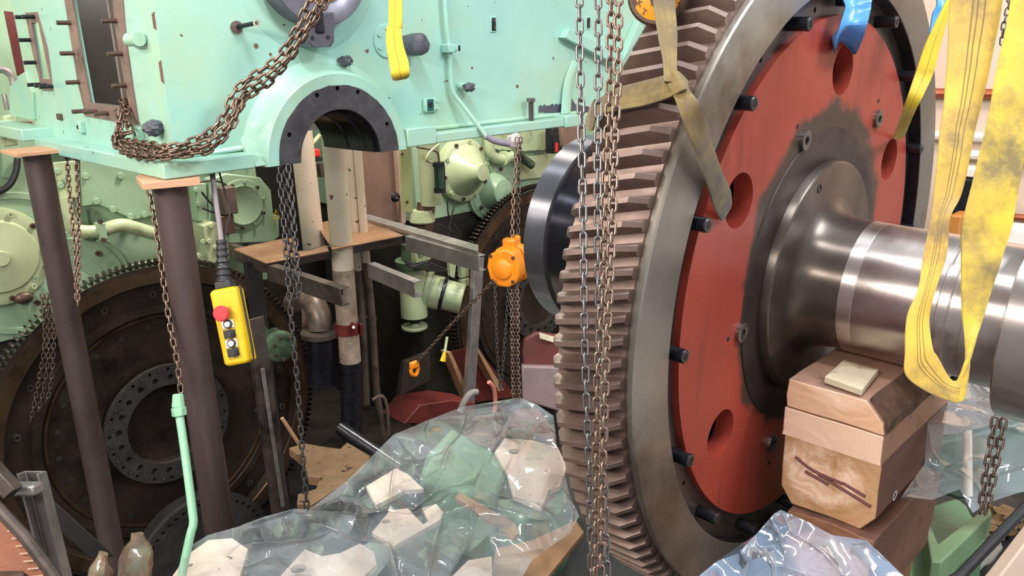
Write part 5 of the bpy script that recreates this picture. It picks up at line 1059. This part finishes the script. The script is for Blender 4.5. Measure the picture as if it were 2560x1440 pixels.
# beige plate seen left of the film
Q = [(722, 1120), (760, 1108), (800, 1115), (850, 1122), (868, 1106), (925, 1140), (905, 1175), (850, 1215), (780, 1262), (742, 1260), (745, 1235), (790, 1222), (800, 1195), (770, 1190), (760, 1150)]
o = lp(Q, 1.62, .05, mat('beige_oily_plate', (140, 112, 84), (112, 88, 66), rough=.42, scale=8, chip=.64, chipscale=20, chipcol=(52, 40, 34), dirt=.62, dirtcol=(110, 84, 64)), 'beige_plate', None); tag(o, 'beige oil spotted plate on a dark pedestal left of the clear film', 'plate')
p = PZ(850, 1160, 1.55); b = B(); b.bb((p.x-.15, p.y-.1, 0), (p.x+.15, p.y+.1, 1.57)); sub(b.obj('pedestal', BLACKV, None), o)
# things to the right of the timber
o = solid([(2262, 1470), (2232, 1440), (2290, 1340), (2322, 1262), (2392, 1240), (2420, 1262), (2440, 1300), (2468, 1345), (2400, 1400), (2350, 1470)], .02, 1.98, mat('sloped_green', (108, 146, 106), (90, 126, 92), rough=.5, scale=4, dirt=.6, dirtcol=(72, 82, 54)), 'green_block', .02, None); tag(o, 'worn green steel block right of the timber stack', 'block')
b = B(); b.prism([PZ(*p, 1.96) for p in ((2318, 1470), (2300, 1352), (2308, 1350), (2336, 1420), (2462, 1322), (2470, 1344), (2345, 1470))], EZ*.1); o = b.obj('green_rib', mat('rib_green', (124, 150, 112), rough=.5), None, bevel=.006); tag(o, 'thin green rib standing beside the worn green block', 'rib')
b = B(); b.prism([PZ(*p, 1.75) for p in ((2375, 1400), (2400, 1345), (2500, 1362), (2505, 1380), (2440, 1440), (2390, 1440))], EZ*.012); bmesh.ops.subdivide_edges(b.bm, edges=b.bm.edges[:], cuts=5, use_grid_fill=True)
for v in b.bm.verts: v.co.z += .03*noise.noise(v.co*9)
o = b.obj('rag', CONCRETE, None); tag(o, 'crumpled pale grey rag lying at the bottom right', 'rag')
for i, (x, y, s_) in enumerate(((2505, 1298, .07), (2478, 1335, .045))):
    o = lump('debris_lump', PZ(x, y, 1.72), s_, mat('debris_brown', (132, 100, 62), (104, 78, 48), rough=.7, scale=14), (1.2, 1, .7), None, .5); tag(o, ('large brown dirt lump in the dark pit at bottom right', 'small brown dirt lump beside the grey rag')[i], 'debris')
o = b = None
b = B(); b.prism([PD(*p, 1.75) for p in ((2470, 1475), (2500, 1440), (2600, 1310), (2620, 1350), (2560, 1475))], FW*.04); pe = b.obj('painted_edge', mat('edge_pale', (196, 176, 160), (176, 158, 144), rough=.5, chip=.6, chipcol=(164, 206, 176), chipscale=9), None, bevel=.004); tag(pe, 'pale plate edge with mint paint streaks in the bottom right corner', 'plate')
b = B(); b.tube([PD(2330, 1480, 1.8), PD(2400, 1440, 1.82), PD(2620, 1210, 1.85)], .012, 10); o = b.obj('black_hose', RUBBER, None); tag(o, 'black hose running diagonally across the bottom right corner', 'hose')
G_ = 'chains right of the timber'
chain('chain', 'left chain of the dark pair hanging below the coupling flange', [PD(2488, 1045, 1.72), PD(2478, 1110, 1.72), PD(2466, 1180, 1.72), PD(2452, 1275, 1.72)], .0205, .0054, .0165, CHAINDK, G_)
chain('chain', 'right chain of the dark pair hanging below the coupling flange', [PD(2510, 1048, 1.72), PD(2500, 1110, 1.72), PD(2486, 1180, 1.72), PD(2466, 1272, 1.72)], .0205, .0054, .0165, CHAINDK, G_)

# ------------------------------------------------------------------ bottom left: steps, frame, wrapped studs, green pipe
st = thing('stair_step', 'rusty orange checker plate step in the bottom left corner', 'step', PD(40, 1400, 2.3))
b = B(); b.prism([PD(*p, 2.3) for p in ((-60, 1230), (0, 1262), (62, 1345), (118, 1450), (120, 1520), (-60, 1520))], -EZ*.02)
b.obj('step_plate', mat('rust_step', (176, 112, 84), (150, 110, 92), rough=.5, metal=.25, scale=6, bump=.6, bscale=40), st)
b = B(); p = PD(20, 1400, 2.3); b.bb((p.x-.12, p.y-.06, 0), (p.x+.02, p.y+.06, p.z-.03)); b.obj('stringer', DARKBAR, st)
for i in range(9):
    x0, y0 = 12+10*i, 1290+19*i; b = B(); p0, p1 = PD(x0-12, y0, 2.29), PD(x0+16, y0-3, 2.29); b.tube([p0, p1], .0035, 6); b.obj('tread_bar', mat('tread', (190, 160, 140), rough=.35, metal=.6), st)
b = B(); b.tube([PD(-20, 1255, 2.28), PD(60, 1340, 2.28), PD(150, 1460, 2.28)], .017, 10); o = b.obj('hand_rail', DARKBAR, None); tag(o, 'rusty round bar along the edge of the rusty step', 'bar')
b = B(); P = [PD(62, 1172, 2.5), PD(98, 1162, 2.5), PD(160, 1440, 2.62), PD(120, 1450, 2.62)]
fr_ = thing('support_stand', 'bare steel channel upright with a square tube end, bottom left', 'frame', PD(120, 1440, 2.62))
a, c = PD(68, 1185, 2.5), PD(135, 1450, 2.6); c = a+(c-a)*(a.z/(a.z-c.z)); d = (c-a).normalized(); u_ = RT; b = B()
b.prism([a+u_*p[0]+FW*p[1] for p in ((-.035, 0), (-.027, 0), (-.027, .035), (.027, .035), (.027, 0), (.035, 0), (.035, .045), (-.035, .045))], c-a); b.obj('channel_upright', mat('upright_steel', (136, 132, 130), (104, 98, 96), rough=.4, metal=.5, scale=8), fr_, bevel=.002)
b = B(); b.box(PD(58, 1222, 2.47), (.10, .06, .035), (RT, FW, UP)); b.obj('clamp_foot', STEELBAR, fr_, bevel=.008)
a, c = PD(-40, 1150, 2.40), PD(34, 1232, 2.40); d = (c-a).normalized(); u_ = d.cross(FW).normalized(); b = B(); b.box((a+c)/2, ((c-a).length, .045, .045), (d, u_, FW)); tb_ = b.obj('square_tube', DARKBAR, fr_, bevel=.003)
b = B(); b.box(c+d*.0012, (.002, .034, .034), (d, u_, FW)); sub(b.obj('tube_mouth', BLACKV, None), tb_)
a, c = PD(108, 1262, 2.75), PD(262, 1398, 3.0); d = (c-a).normalized(); u_ = d.cross(FW).normalized(); b = B(); b.prism([a+u_*p[0]+FW*p[1] for p in ((-.035, 0), (.035, 0), (.035, .007), (-.028, .007), (-.028, .05), (-.035, .05))], c-a)
o = b.obj('angle_brace', mat('brace_dark', (70, 68, 72), (88, 84, 88), rough=.4, metal=.4), None); tag(o, 'dark angle iron brace sloping down behind the steel frame', 'angle iron')
WR = mat('film_wrap', (150, 112, 92), (128, 132, 108), rough=.2, scale=12, bump=1, bscale=22, coat=.8, dirt=.55, dirtcol=(96, 74, 70))
def wrapped(name, label, x, y0, y1, w, depth):
    b = B(); a, c = PD(x, y1, depth), PD(x+8, y0, depth); n_ = 10; P = [a+(c-a)*i/n_ for i in range(n_+1)]; R = [w*k for k in (1, 1.05, 1, .98, .95, .93, .88, .8, .62, .45, .34)]
    b.tube(P, R, 14)
    for v in b.bm.verts: v.co += V((noise.noise(v.co*25), noise.noise(v.co*25+V((2, 0, 0))), noise.noise(v.co*25+V((0, 5, 0)))))*.012
    o = b.obj(name, WR, None, smooth=35); return tag(o, label, 'wrapped part')
wrapped('wrapped_stud', 'taller film wrapped stud with a pointed brown top, bottom left', 336, 1334, 1470, .058, 2.9)
wrapped('wrapped_stud', 'shorter film wrapped stud left of the taller one', 248, 1384, 1480, .044, 2.9)
gp = thing('green_pipe', 'slim mint green pipe with hexagon cap left of the front post', 'pipe', PD(452, 1450, 2.88))
b = B(); b.tube(smooth_path([PD(448, 1035, 3.05), PD(462, 1130, 3.02), PD(480, 1270, 2.96), PD(483, 1310, 2.94), PD(474, 1345, 2.92), PD(448, 1470, 2.88)], 6), .0155, 14); b.obj('pipe_body', mat('mint_pipe', (132, 186, 150), (150, 200, 164), rough=.4, scale=6), gp, smooth=60)
b = B(); a, c = PD(449, 1040, 3.05), PD(446, 1018, 3.05); b.cyl(a, c, .028, n=6); b.cyl(c, PD(445, 985, 3.05), .024, .019, n=10); b.obj('hex_cap', mat('mint_pipe', 0), gp, bevel=.003)

# ------------------------------------------------------------------ clear plastic film
def film(name, label, pts, nb, mt, ridges, seed, h=.022, wpx=7, cuts=2, amp=.010):
    """thin sheet: control points (px, py, depth along the ray), first nb = outline; ridges = sharp pinched folds"""
    cp_ = [(V((x, y)), d) for x, y, d in pts]
    def dep(q):
        sw = sd = 0
        for p, d in cp_:
            w_ = 1/((p-q).length_squared+30)**1.6; sw += w_; sd += w_*d
        return sd/sw
    v2 = [V((x, y)) for x, y, _ in pts]; lift = [0]*len(pts); edges = [(i, (i+1) % nb) for i in range(nb)]
    for k, rd in enumerate(ridges):
        P = [V(p) for p in rd]; Q = []
        for a, c in zip(P, P[1:]):
            n_ = max(1, int((c-a).length/28)); Q += [a+(c-a)*(i/n_) for i in range(n_)]
        Q.append(P[-1]); n_ = len(Q); prev = None
        for i, q in enumerate(Q):
            t = (Q[min(i+1, n_-1)]-Q[max(i-1, 0)]).normalized(); nn = V((-t.y, t.x)); f = math.sin(PI*(i+.5)/n_)**.6
            w_ = wpx*(.45+.8*f); idx = []
            hh = h*f*(.75+.5*((k*37 % 10)/10))
            for o_, l_ in ((-w_, 0), (-w_*.5, hh*.45), (-w_*.15, hh*.93), (w_*.15, hh*.9), (w_*.38, hh*.4), (w_*.6, 0)):
                idx.append(len(v2)); v2.append(q+nn*o_); lift.append(l_)
            if prev:
                for a, c in zip(prev, idx): edges.append((a, c))
            prev = idx
    vo, ed, fa, ov, *_ = delaunay_2d_cdt([v*.01 for v in v2], edges, [], 1, 1e-5)
    bm = bmesh.new(); vs = []
    for q, o_ in zip(vo, ov):
        q = V((q.x*100, q.y*100)); l_ = max([lift[i] for i in o_] or [h*.3]); d = pts[o_[0]][2] if o_ and o_[0] < len(pts) else dep(q)
        p = PD(q.x, q.y, d); n_ = (CAM-p).normalized(); vs.append(bm.verts.new(p + (n_*.6+EZ*.5)*l_))
    for f in fa: bm.faces.new([vs[i] for i in f])
    for k in range(cuts):
        bmesh.ops.subdivide_edges(bm, edges=[e for e in bm.edges if e.calc_length() > .045], cuts=1)
        bmesh.ops.triangulate(bm, faces=bm.faces[:], quad_method='BEAUTY')
        for v in bm.verts:
            q = v.co*(5.0*2**k)+V((seed*3.1, k*5.7, 0))
            v.co += V((noise.noise(q+V((7, 0, 0)))*.4, noise.noise(q+V((0, 9, 0)))*.4, noise.noise(q)))*amp*.5**k*(.3 if v.is_boundary else 1)
    bmesh.ops.recalc_face_normals(bm, faces=bm.faces)
    me = bpy.data.meshes.new(name); bm.to_mesh(me); bm.free(); me.materials.append(mt)
    me.polygons.foreach_set('use_smooth', [True]*len(me.polygons)); me.set_sharp_from_angle(angle=math.radians(62))
    o = bpy.data.objects.new(name, me); COL.objects.link(o)
    return tag(o, label, 'plastic film')
def Z_(x, y, z): d = ray(x, y); return (x, y, (z-CAM.z)/d.z)
def D_(x, y, d): return (x, y, d)
F_ = [Z_(420, 1470, 1.95), Z_(470, 1368, 1.97), Z_(520, 1338, 1.98), Z_(592, 1318, 1.99), Z_(660, 1298, 1.99), Z_(735, 1271, 2.02), Z_(772, 1276, 2.0), Z_(868, 1202, 2.0), Z_(960, 1110, 2.02), Z_(985, 1086, 2.03), Z_(1070, 1050, 2.02), Z_(1160, 1016, 2.0), Z_(1300, 994, 2.02), Z_(1340, 1010, 2.02), Z_(1384, 1040, 2.0), Z_(1393, 1120, 1.98), Z_(1412, 1190, 1.97), Z_(1448, 1290, 1.97), Z_(1425, 1335, 1.97), Z_(1330, 1400, 1.97), Z_(1290, 1470, 1.97), Z_(1100, 1480, 2.0), Z_(900, 1490, 1.99), Z_(650, 1490, 1.98)]
nb_ = len(F_)
F_ += [Z_(x, y, z) for x, y, z in ((560, 1400, 2.0), (640, 1350, 2.06), (780, 1330, 2.06), (700, 1420, 1.97), (880, 1320, 2.07), (960, 1300, 2.0), (900, 1220, 2.05), (1000, 1400, 2.02), (1060, 1200, 2.06), (1050, 1110, 2.05), (1130, 1320, 2.0), (1220, 1120, 2.08), (1200, 1290, 2.0), (1310, 1200, 2.04), (1370, 1180, 2.04), (1300, 1350, 2.02), (1150, 1400, 2.03), (1220, 1340, 2.0), (1040, 1450, 2.0), (800, 1440, 2.03))]
RD = [[(990, 1135), (984, 1190), (975, 1250)], [(598, 1322), (660, 1300), (728, 1277)], [(742, 1280), (890, 1291), (970, 1276)], [(745, 1292), (830, 1325), (905, 1355)], [(600, 1366), (700, 1362), (792, 1347)], [(918, 1358), (972, 1366), (1000, 1455)],
      [(1276, 1036), (1235, 1120), (1190, 1212)], [(1362, 1032), (1283, 1140), (1246, 1232)], [(1246, 1242), (1340, 1264), (1382, 1294)], [(1295, 1002), (1230, 1020), (1165, 1034)], [(1402, 1206), (1432, 1290), (1418, 1340)], [(1042, 1272), (1085, 1238), (1135, 1222)], [(1108, 1170), (1125, 1120), (1158, 1086)], [(1106, 1290), (1085, 1370), (1068, 1460)], [(1175, 1262), (1280, 1284), (1340, 1300)], [(1410, 1362), (1300, 1386), (1180, 1410)], [(1020, 1290), (1050, 1290), (1100, 1262)], [(620, 1420), (680, 1400), (730, 1430)], [(1010, 1120), (1040, 1160), (1100, 1140)], [(850, 1240), (890, 1250), (950, 1190)], [(1180, 1330), (1165, 1380), (1130, 1430)], [(1320, 1020), (1352, 1060), (1385, 1090)]]
film('clear_film', 'large crumpled clear plastic film draped over the lower gearbox in the centre', F_, nb_, FILM, RD, 0, amp=.007)
F_ = [D_(1700, 1480, 1.62), D_(1790, 1405, 1.66), D_(1890, 1336, 1.68), D_(1935, 1284, 1.69), D_(1952, 1274, 1.70), D_(2010, 1300, 1.66), D_(2080, 1338, 1.64), D_(2160, 1352, 1.64), D_(2182, 1372, 1.63), D_(2230, 1412, 1.60), D_(2310, 1490, 1.56), D_(2000, 1500, 1.54)]
nb_ = len(F_)
F_ += [D_(1880, 1400, 1.62), D_(1960, 1340, 1.65), D_(2000, 1400, 1.61), D_(2060, 1420, 1.59), D_(2130, 1440, 1.58), D_(1920, 1450, 1.6), D_(1800, 1450, 1.62)]
RD = [[(1954, 1284), (1975, 1330), (2060, 1385), (2105, 1440)], [(1925, 1300), (1950, 1350), (1965, 1400)], [(2130, 1362), (2165, 1356), (2190, 1380)], [(2125, 1380), (2170, 1420), (2200, 1460)], [(1960, 1420), (2010, 1440), (2060, 1480)], [(1850, 1380), (1870, 1410), (1850, 1450)], [(1890, 1360), (1930, 1420), (1935, 1470)]]
film('clear_film', 'bluish clear plastic film covering the foot of the timber stack at the bottom', F_, nb_, FILMB, RD, 1, .014, 6, amp=.004)
F_ = [D_(2320, 985, 2.35), D_(2330, 955, 2.5), D_(2440, 950, 2.5), D_(2620, 1000, 2.4), D_(2620, 1215, 2.1), D_(2540, 1232, 2.1), D_(2472, 1256, 2.05), D_(2432, 1284, 2.0), D_(2400, 1225, 2.05), D_(2330, 1250, 2.0), D_(2252, 1246, 1.95), D_(2312, 1160, 2.1), D_(2318, 1060, 2.2)]
nb_ = len(F_)
F_ += [D_(2480, 1080, 2.3), D_(2370, 1110, 2.15), D_(2520, 1160, 2.15)]
RD = [[(2335, 1016), (2420, 1035), (2540, 1080), (2600, 1095)], [(2345, 1002), (2440, 1008), (2590, 1040)], [(2425, 960), (2450, 985), (2480, 1000)], [(2340, 1182), (2420, 1160), (2480, 1150)], [(2330, 1130), (2360, 1180), (2440, 1215)], [(2500, 1180), (2550, 1165), (2600, 1150)], [(2350, 1060), (2400, 1075), (2460, 1068)], [(2260, 1240), (2330, 1215), (2390, 1210)]]
film('clear_film', 'clear plastic film hanging right of the timber stack under the shaft', F_, nb_, FILM, RD, 2, .018, 6)
# seen through the right hand film
b = B(); b.prism([PD(*p, 2.7) for p in ((2330, 1110), (2620, 1040), (2620, 1230), (2400, 1250), (2340, 1230))], FW*.1); o = b.obj('green_housing', mat('pit_green', (70, 98, 82), (52, 74, 62), rough=.5, scale=5, dirt=.6, dirtcol=(50, 60, 50)), None, bevel=.01); tag(o, 'green housing wall behind the film at the right', 'housing')
b = B(); b.cyl(PD(2420, 1240, 2.6), PD(2418, 1075, 2.62), .014, n=16); o = b.obj('pale_post', PIPEWH, None); tag(o, 'slim pale post behind the film at the right', 'post')
b = B(); b.prism([PD(*p, 2.75) for p in ((2340, 960), (2620, 960), (2620, 1060), (2340, 1090))], FW*.1); o = b.obj('grey_ledge', mat('ledge_grey', (150, 140, 136), (126, 118, 116), rough=.5), None); tag(o, 'grey ledge behind the film just under the shaft', 'ledge')
# red and pale things left of the gear teeth, above the film
b = B(); b.prism([PD(*p, 4.75) for p in ((1310, 850), (1340, 832), (1400, 840), (1400, 925), (1308, 920), (1305, 880))], FW*.2); o = b.obj('red_housing', REDBOX, None, bevel=.01); tag(o, 'red painted housing glimpsed left of the gear teeth', 'housing')
p = PD(1352, 895, 4.85); b = B(); b.bb((p.x-.06, p.y-.06, 0), (p.x+.06, p.y+.06, p.z)); sub(b.obj('pedestal', OILBLK, None), o)
b = B(); b.prism([PD(*p, 4.72) for p in ((1348, 832), (1384, 842), (1384, 856), (1350, 846))], FW*.05); o = b.obj('cream_label_plate', SHIM, None); tag(o, 'small cream strip on top of the red housing by the gear teeth', 'strip')
b = B(); b.prism([PD(*p, 4.62) for p in ((1304, 915), (1400, 918), (1400, 1030), (1306, 1000))], FW*.2); o = b.obj('grey_housing', mat('mauve_box', (142, 122, 122), (120, 104, 106), rough=.4), None, bevel=.01); tag(o, 'greyish ledge below the red housing left of the gear teeth', 'ledge')
p = PD(1352, 985, 4.74); b = B(); b.bb((p.x-.07, p.y-.07, 0), (p.x+.07, p.y+.07, p.z)); sub(b.obj('pedestal', OILBLK, None), o)

# ------------------------------------------------------------------ room shell
def struct(name, a, c, mt):
    b = B(); b.bb(a, c); o = b.obj(name, mt, None, smooth=0); o['kind'] = 'structure'; return o
struct('floor', (-6, -4, -.1), (11, 11, 0), FLOORM)
struct('floor', (-3.0, -4, 1.95), (8.6, -.02, 2.05), mat('bounce_deck_grey', (176, 170, 164), (156, 150, 146), rough=.5, scale=2))  # unseen raised deck, added pale so the gear steel has it to reflect
struct('wall_right', (8.7, -4, 0), (8.9, 11, 6.5), BEIGE)
struct('wall_back', (-6, 9, 0), (11, 9.2, 6.5), mat('far_wall_dark', (52, 48, 46), (40, 37, 36), rough=.6, scale=2))
def onwall(x, y): return PX(x, y, 8.65)
b = B(); b.tube([onwall(2250, 232), onwall(2620, 232)-EY*2.5], .05, 10); o = b.obj('wall_pipe', COPPER, None); tag(o, 'rust red pipe running along the beige wall at upper right', 'pipe')
b = B(); b.tube([onwall(2250, 335), onwall(2640, 340)-EY*2.5], .05, 10); o = b.obj('wall_pipe', PIPEWH, None); tag(o, 'pale pipe on the beige wall below the rust red pipe', 'pipe')
b = B(); b.tube([onwall(2390, 385), onwall(2640, 398)-EY*2.5], .05, 10); o = b.obj('wall_pipe', PIPEWH, None); tag(o, 'lower pale pipe on the beige wall between the yellow slings', 'pipe')
b = B(); b.tube([onwall(2520, 540), onwall(2640, 548)-EY*2.5], .03, 8); o = b.obj('wall_pipe', COPPER, None); tag(o, 'thin copper pipe on the pale wall right of the yellow slings', 'pipe')
def onfloor(x0, y0, x1, y1, xw, th): a, c = PX(x0, y0, xw), PX(x1, y1, xw); b = B(); b.bb((xw, min(a.y, c.y), 0), (xw+th, max(a.y, c.y), a.z)); return b
o = onfloor(2372, 442, 2438, 580, 8.2, .3).obj('dark_cabinet', BLACKST, None, bevel=.02); tag(o, 'dark cabinet between the yellow slings above the shaft', 'cabinet')
pz = PX(2405, 442, 8.2).z
b = B(); a, c = PX(2400, 420, 8.2), PX(2434, 438, 8.2); b.bb((8.2, c.y, pz+.001), (8.45, a.y, a.z)); o = b.obj('white_box', PIPEWH, None, bevel=.01); tag(o, 'flat white box lying on top of the dark cabinet', 'box')
o = onfloor(2374, 536, 2402, 570, 7.85, .25).obj('orange_box', mat('box_orange', (176, 116, 50), rough=.5), None, bevel=.02); tag(o, 'orange brown bin in front of the dark cabinet, just above the shaft', 'bin')
o = onfloor(2496, 566, 2700, 620, 8.3, .3).obj('white_unit', mat('unit_white', (226, 222, 218), rough=.4), None, bevel=.02); tag(o, 'white cabinet behind the shaft at the right edge', 'cabinet')

# ------------------------------------------------------------------ light
def area(name, loc, tgt, sx, sy, w, col=(1, 1, 1), long=False):
    l = bpy.data.lights.new(name, 'AREA'); l.shape = 'RECTANGLE'; l.size = sx; l.size_y = sy; l.energy = w; l.color = col
    o = bpy.data.objects.new(name, l); COL.objects.link(o); o.location = loc
    z_ = (V(loc)-V(tgt)).normalized()
    if long: y_ = (EY-z_*EY.dot(z_)).normalized(); o.rotation_euler = Matrix((y_.cross(z_), y_, z_)).transposed().to_euler()
    else: o.rotation_euler = (-z_).to_track_quat('-Z', 'Y').to_euler()
    return o
area('overhead_light', (3.4, -1.8, 6.6), (2.6, 2.4, 3.2), 1.8, .6, 190, (.90, .96, 1))
area('overhead_light', (1.1, 1.1, 6.3), (2.2, 1.1, 3.0), .3, 3.4, 130, (.95, .98, 1), True)
area('overhead_light', (-2.0, 1.4, 4.9), (2.2, 1.5, 3.0), .3, 3.4, 205, (1, .92, .83), True)
area('overhead_light', (-1.8, 4.2, 5.6), (1.4, 4.8, 2.6), 1.6, .5, 98, (1, .91, .78))
area('overhead_light', (4.6, 3.9, 6.2), (5.2, 5.4, 2.4), 1.0, .5, 52, (1, .93, .82))
area('overhead_light', (6.6, .6, 6.0), (8.8, 1.4, 3.0), 1.4, .6, 150, (1, .93, .88))
area('overhead_light', (3.3, 4.75, 5.6), (3.2, 5.0, 2.4), .6, .4, 190, (1, .9, .78))  # light added between the engines to brighten the white pipes
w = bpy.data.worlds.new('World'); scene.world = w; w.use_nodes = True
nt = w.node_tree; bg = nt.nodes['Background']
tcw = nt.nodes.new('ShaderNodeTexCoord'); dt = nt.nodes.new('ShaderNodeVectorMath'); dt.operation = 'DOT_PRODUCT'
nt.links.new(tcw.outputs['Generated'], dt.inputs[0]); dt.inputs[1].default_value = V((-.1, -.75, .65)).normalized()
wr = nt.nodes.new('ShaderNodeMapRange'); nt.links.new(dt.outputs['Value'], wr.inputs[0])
wr.inputs[1].default_value = -.7; wr.inputs[2].default_value = .8; wr.inputs[3].default_value = .10; wr.inputs[4].default_value = .72  # gradient added, brighter behind the camera, to lift the steel reflections
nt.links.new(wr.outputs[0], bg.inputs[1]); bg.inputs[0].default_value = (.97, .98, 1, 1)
scene.view_settings.view_transform = 'Standard'; scene.view_settings.look = 'None'; scene.view_settings.gamma = 1; scene.view_settings.exposure = 0.0
try: scene.view_settings.use_curve_mapping = False
except Exception: pass
scene.cycles.max_bounces = 10; scene.cycles.transparent_max_bounces = 16
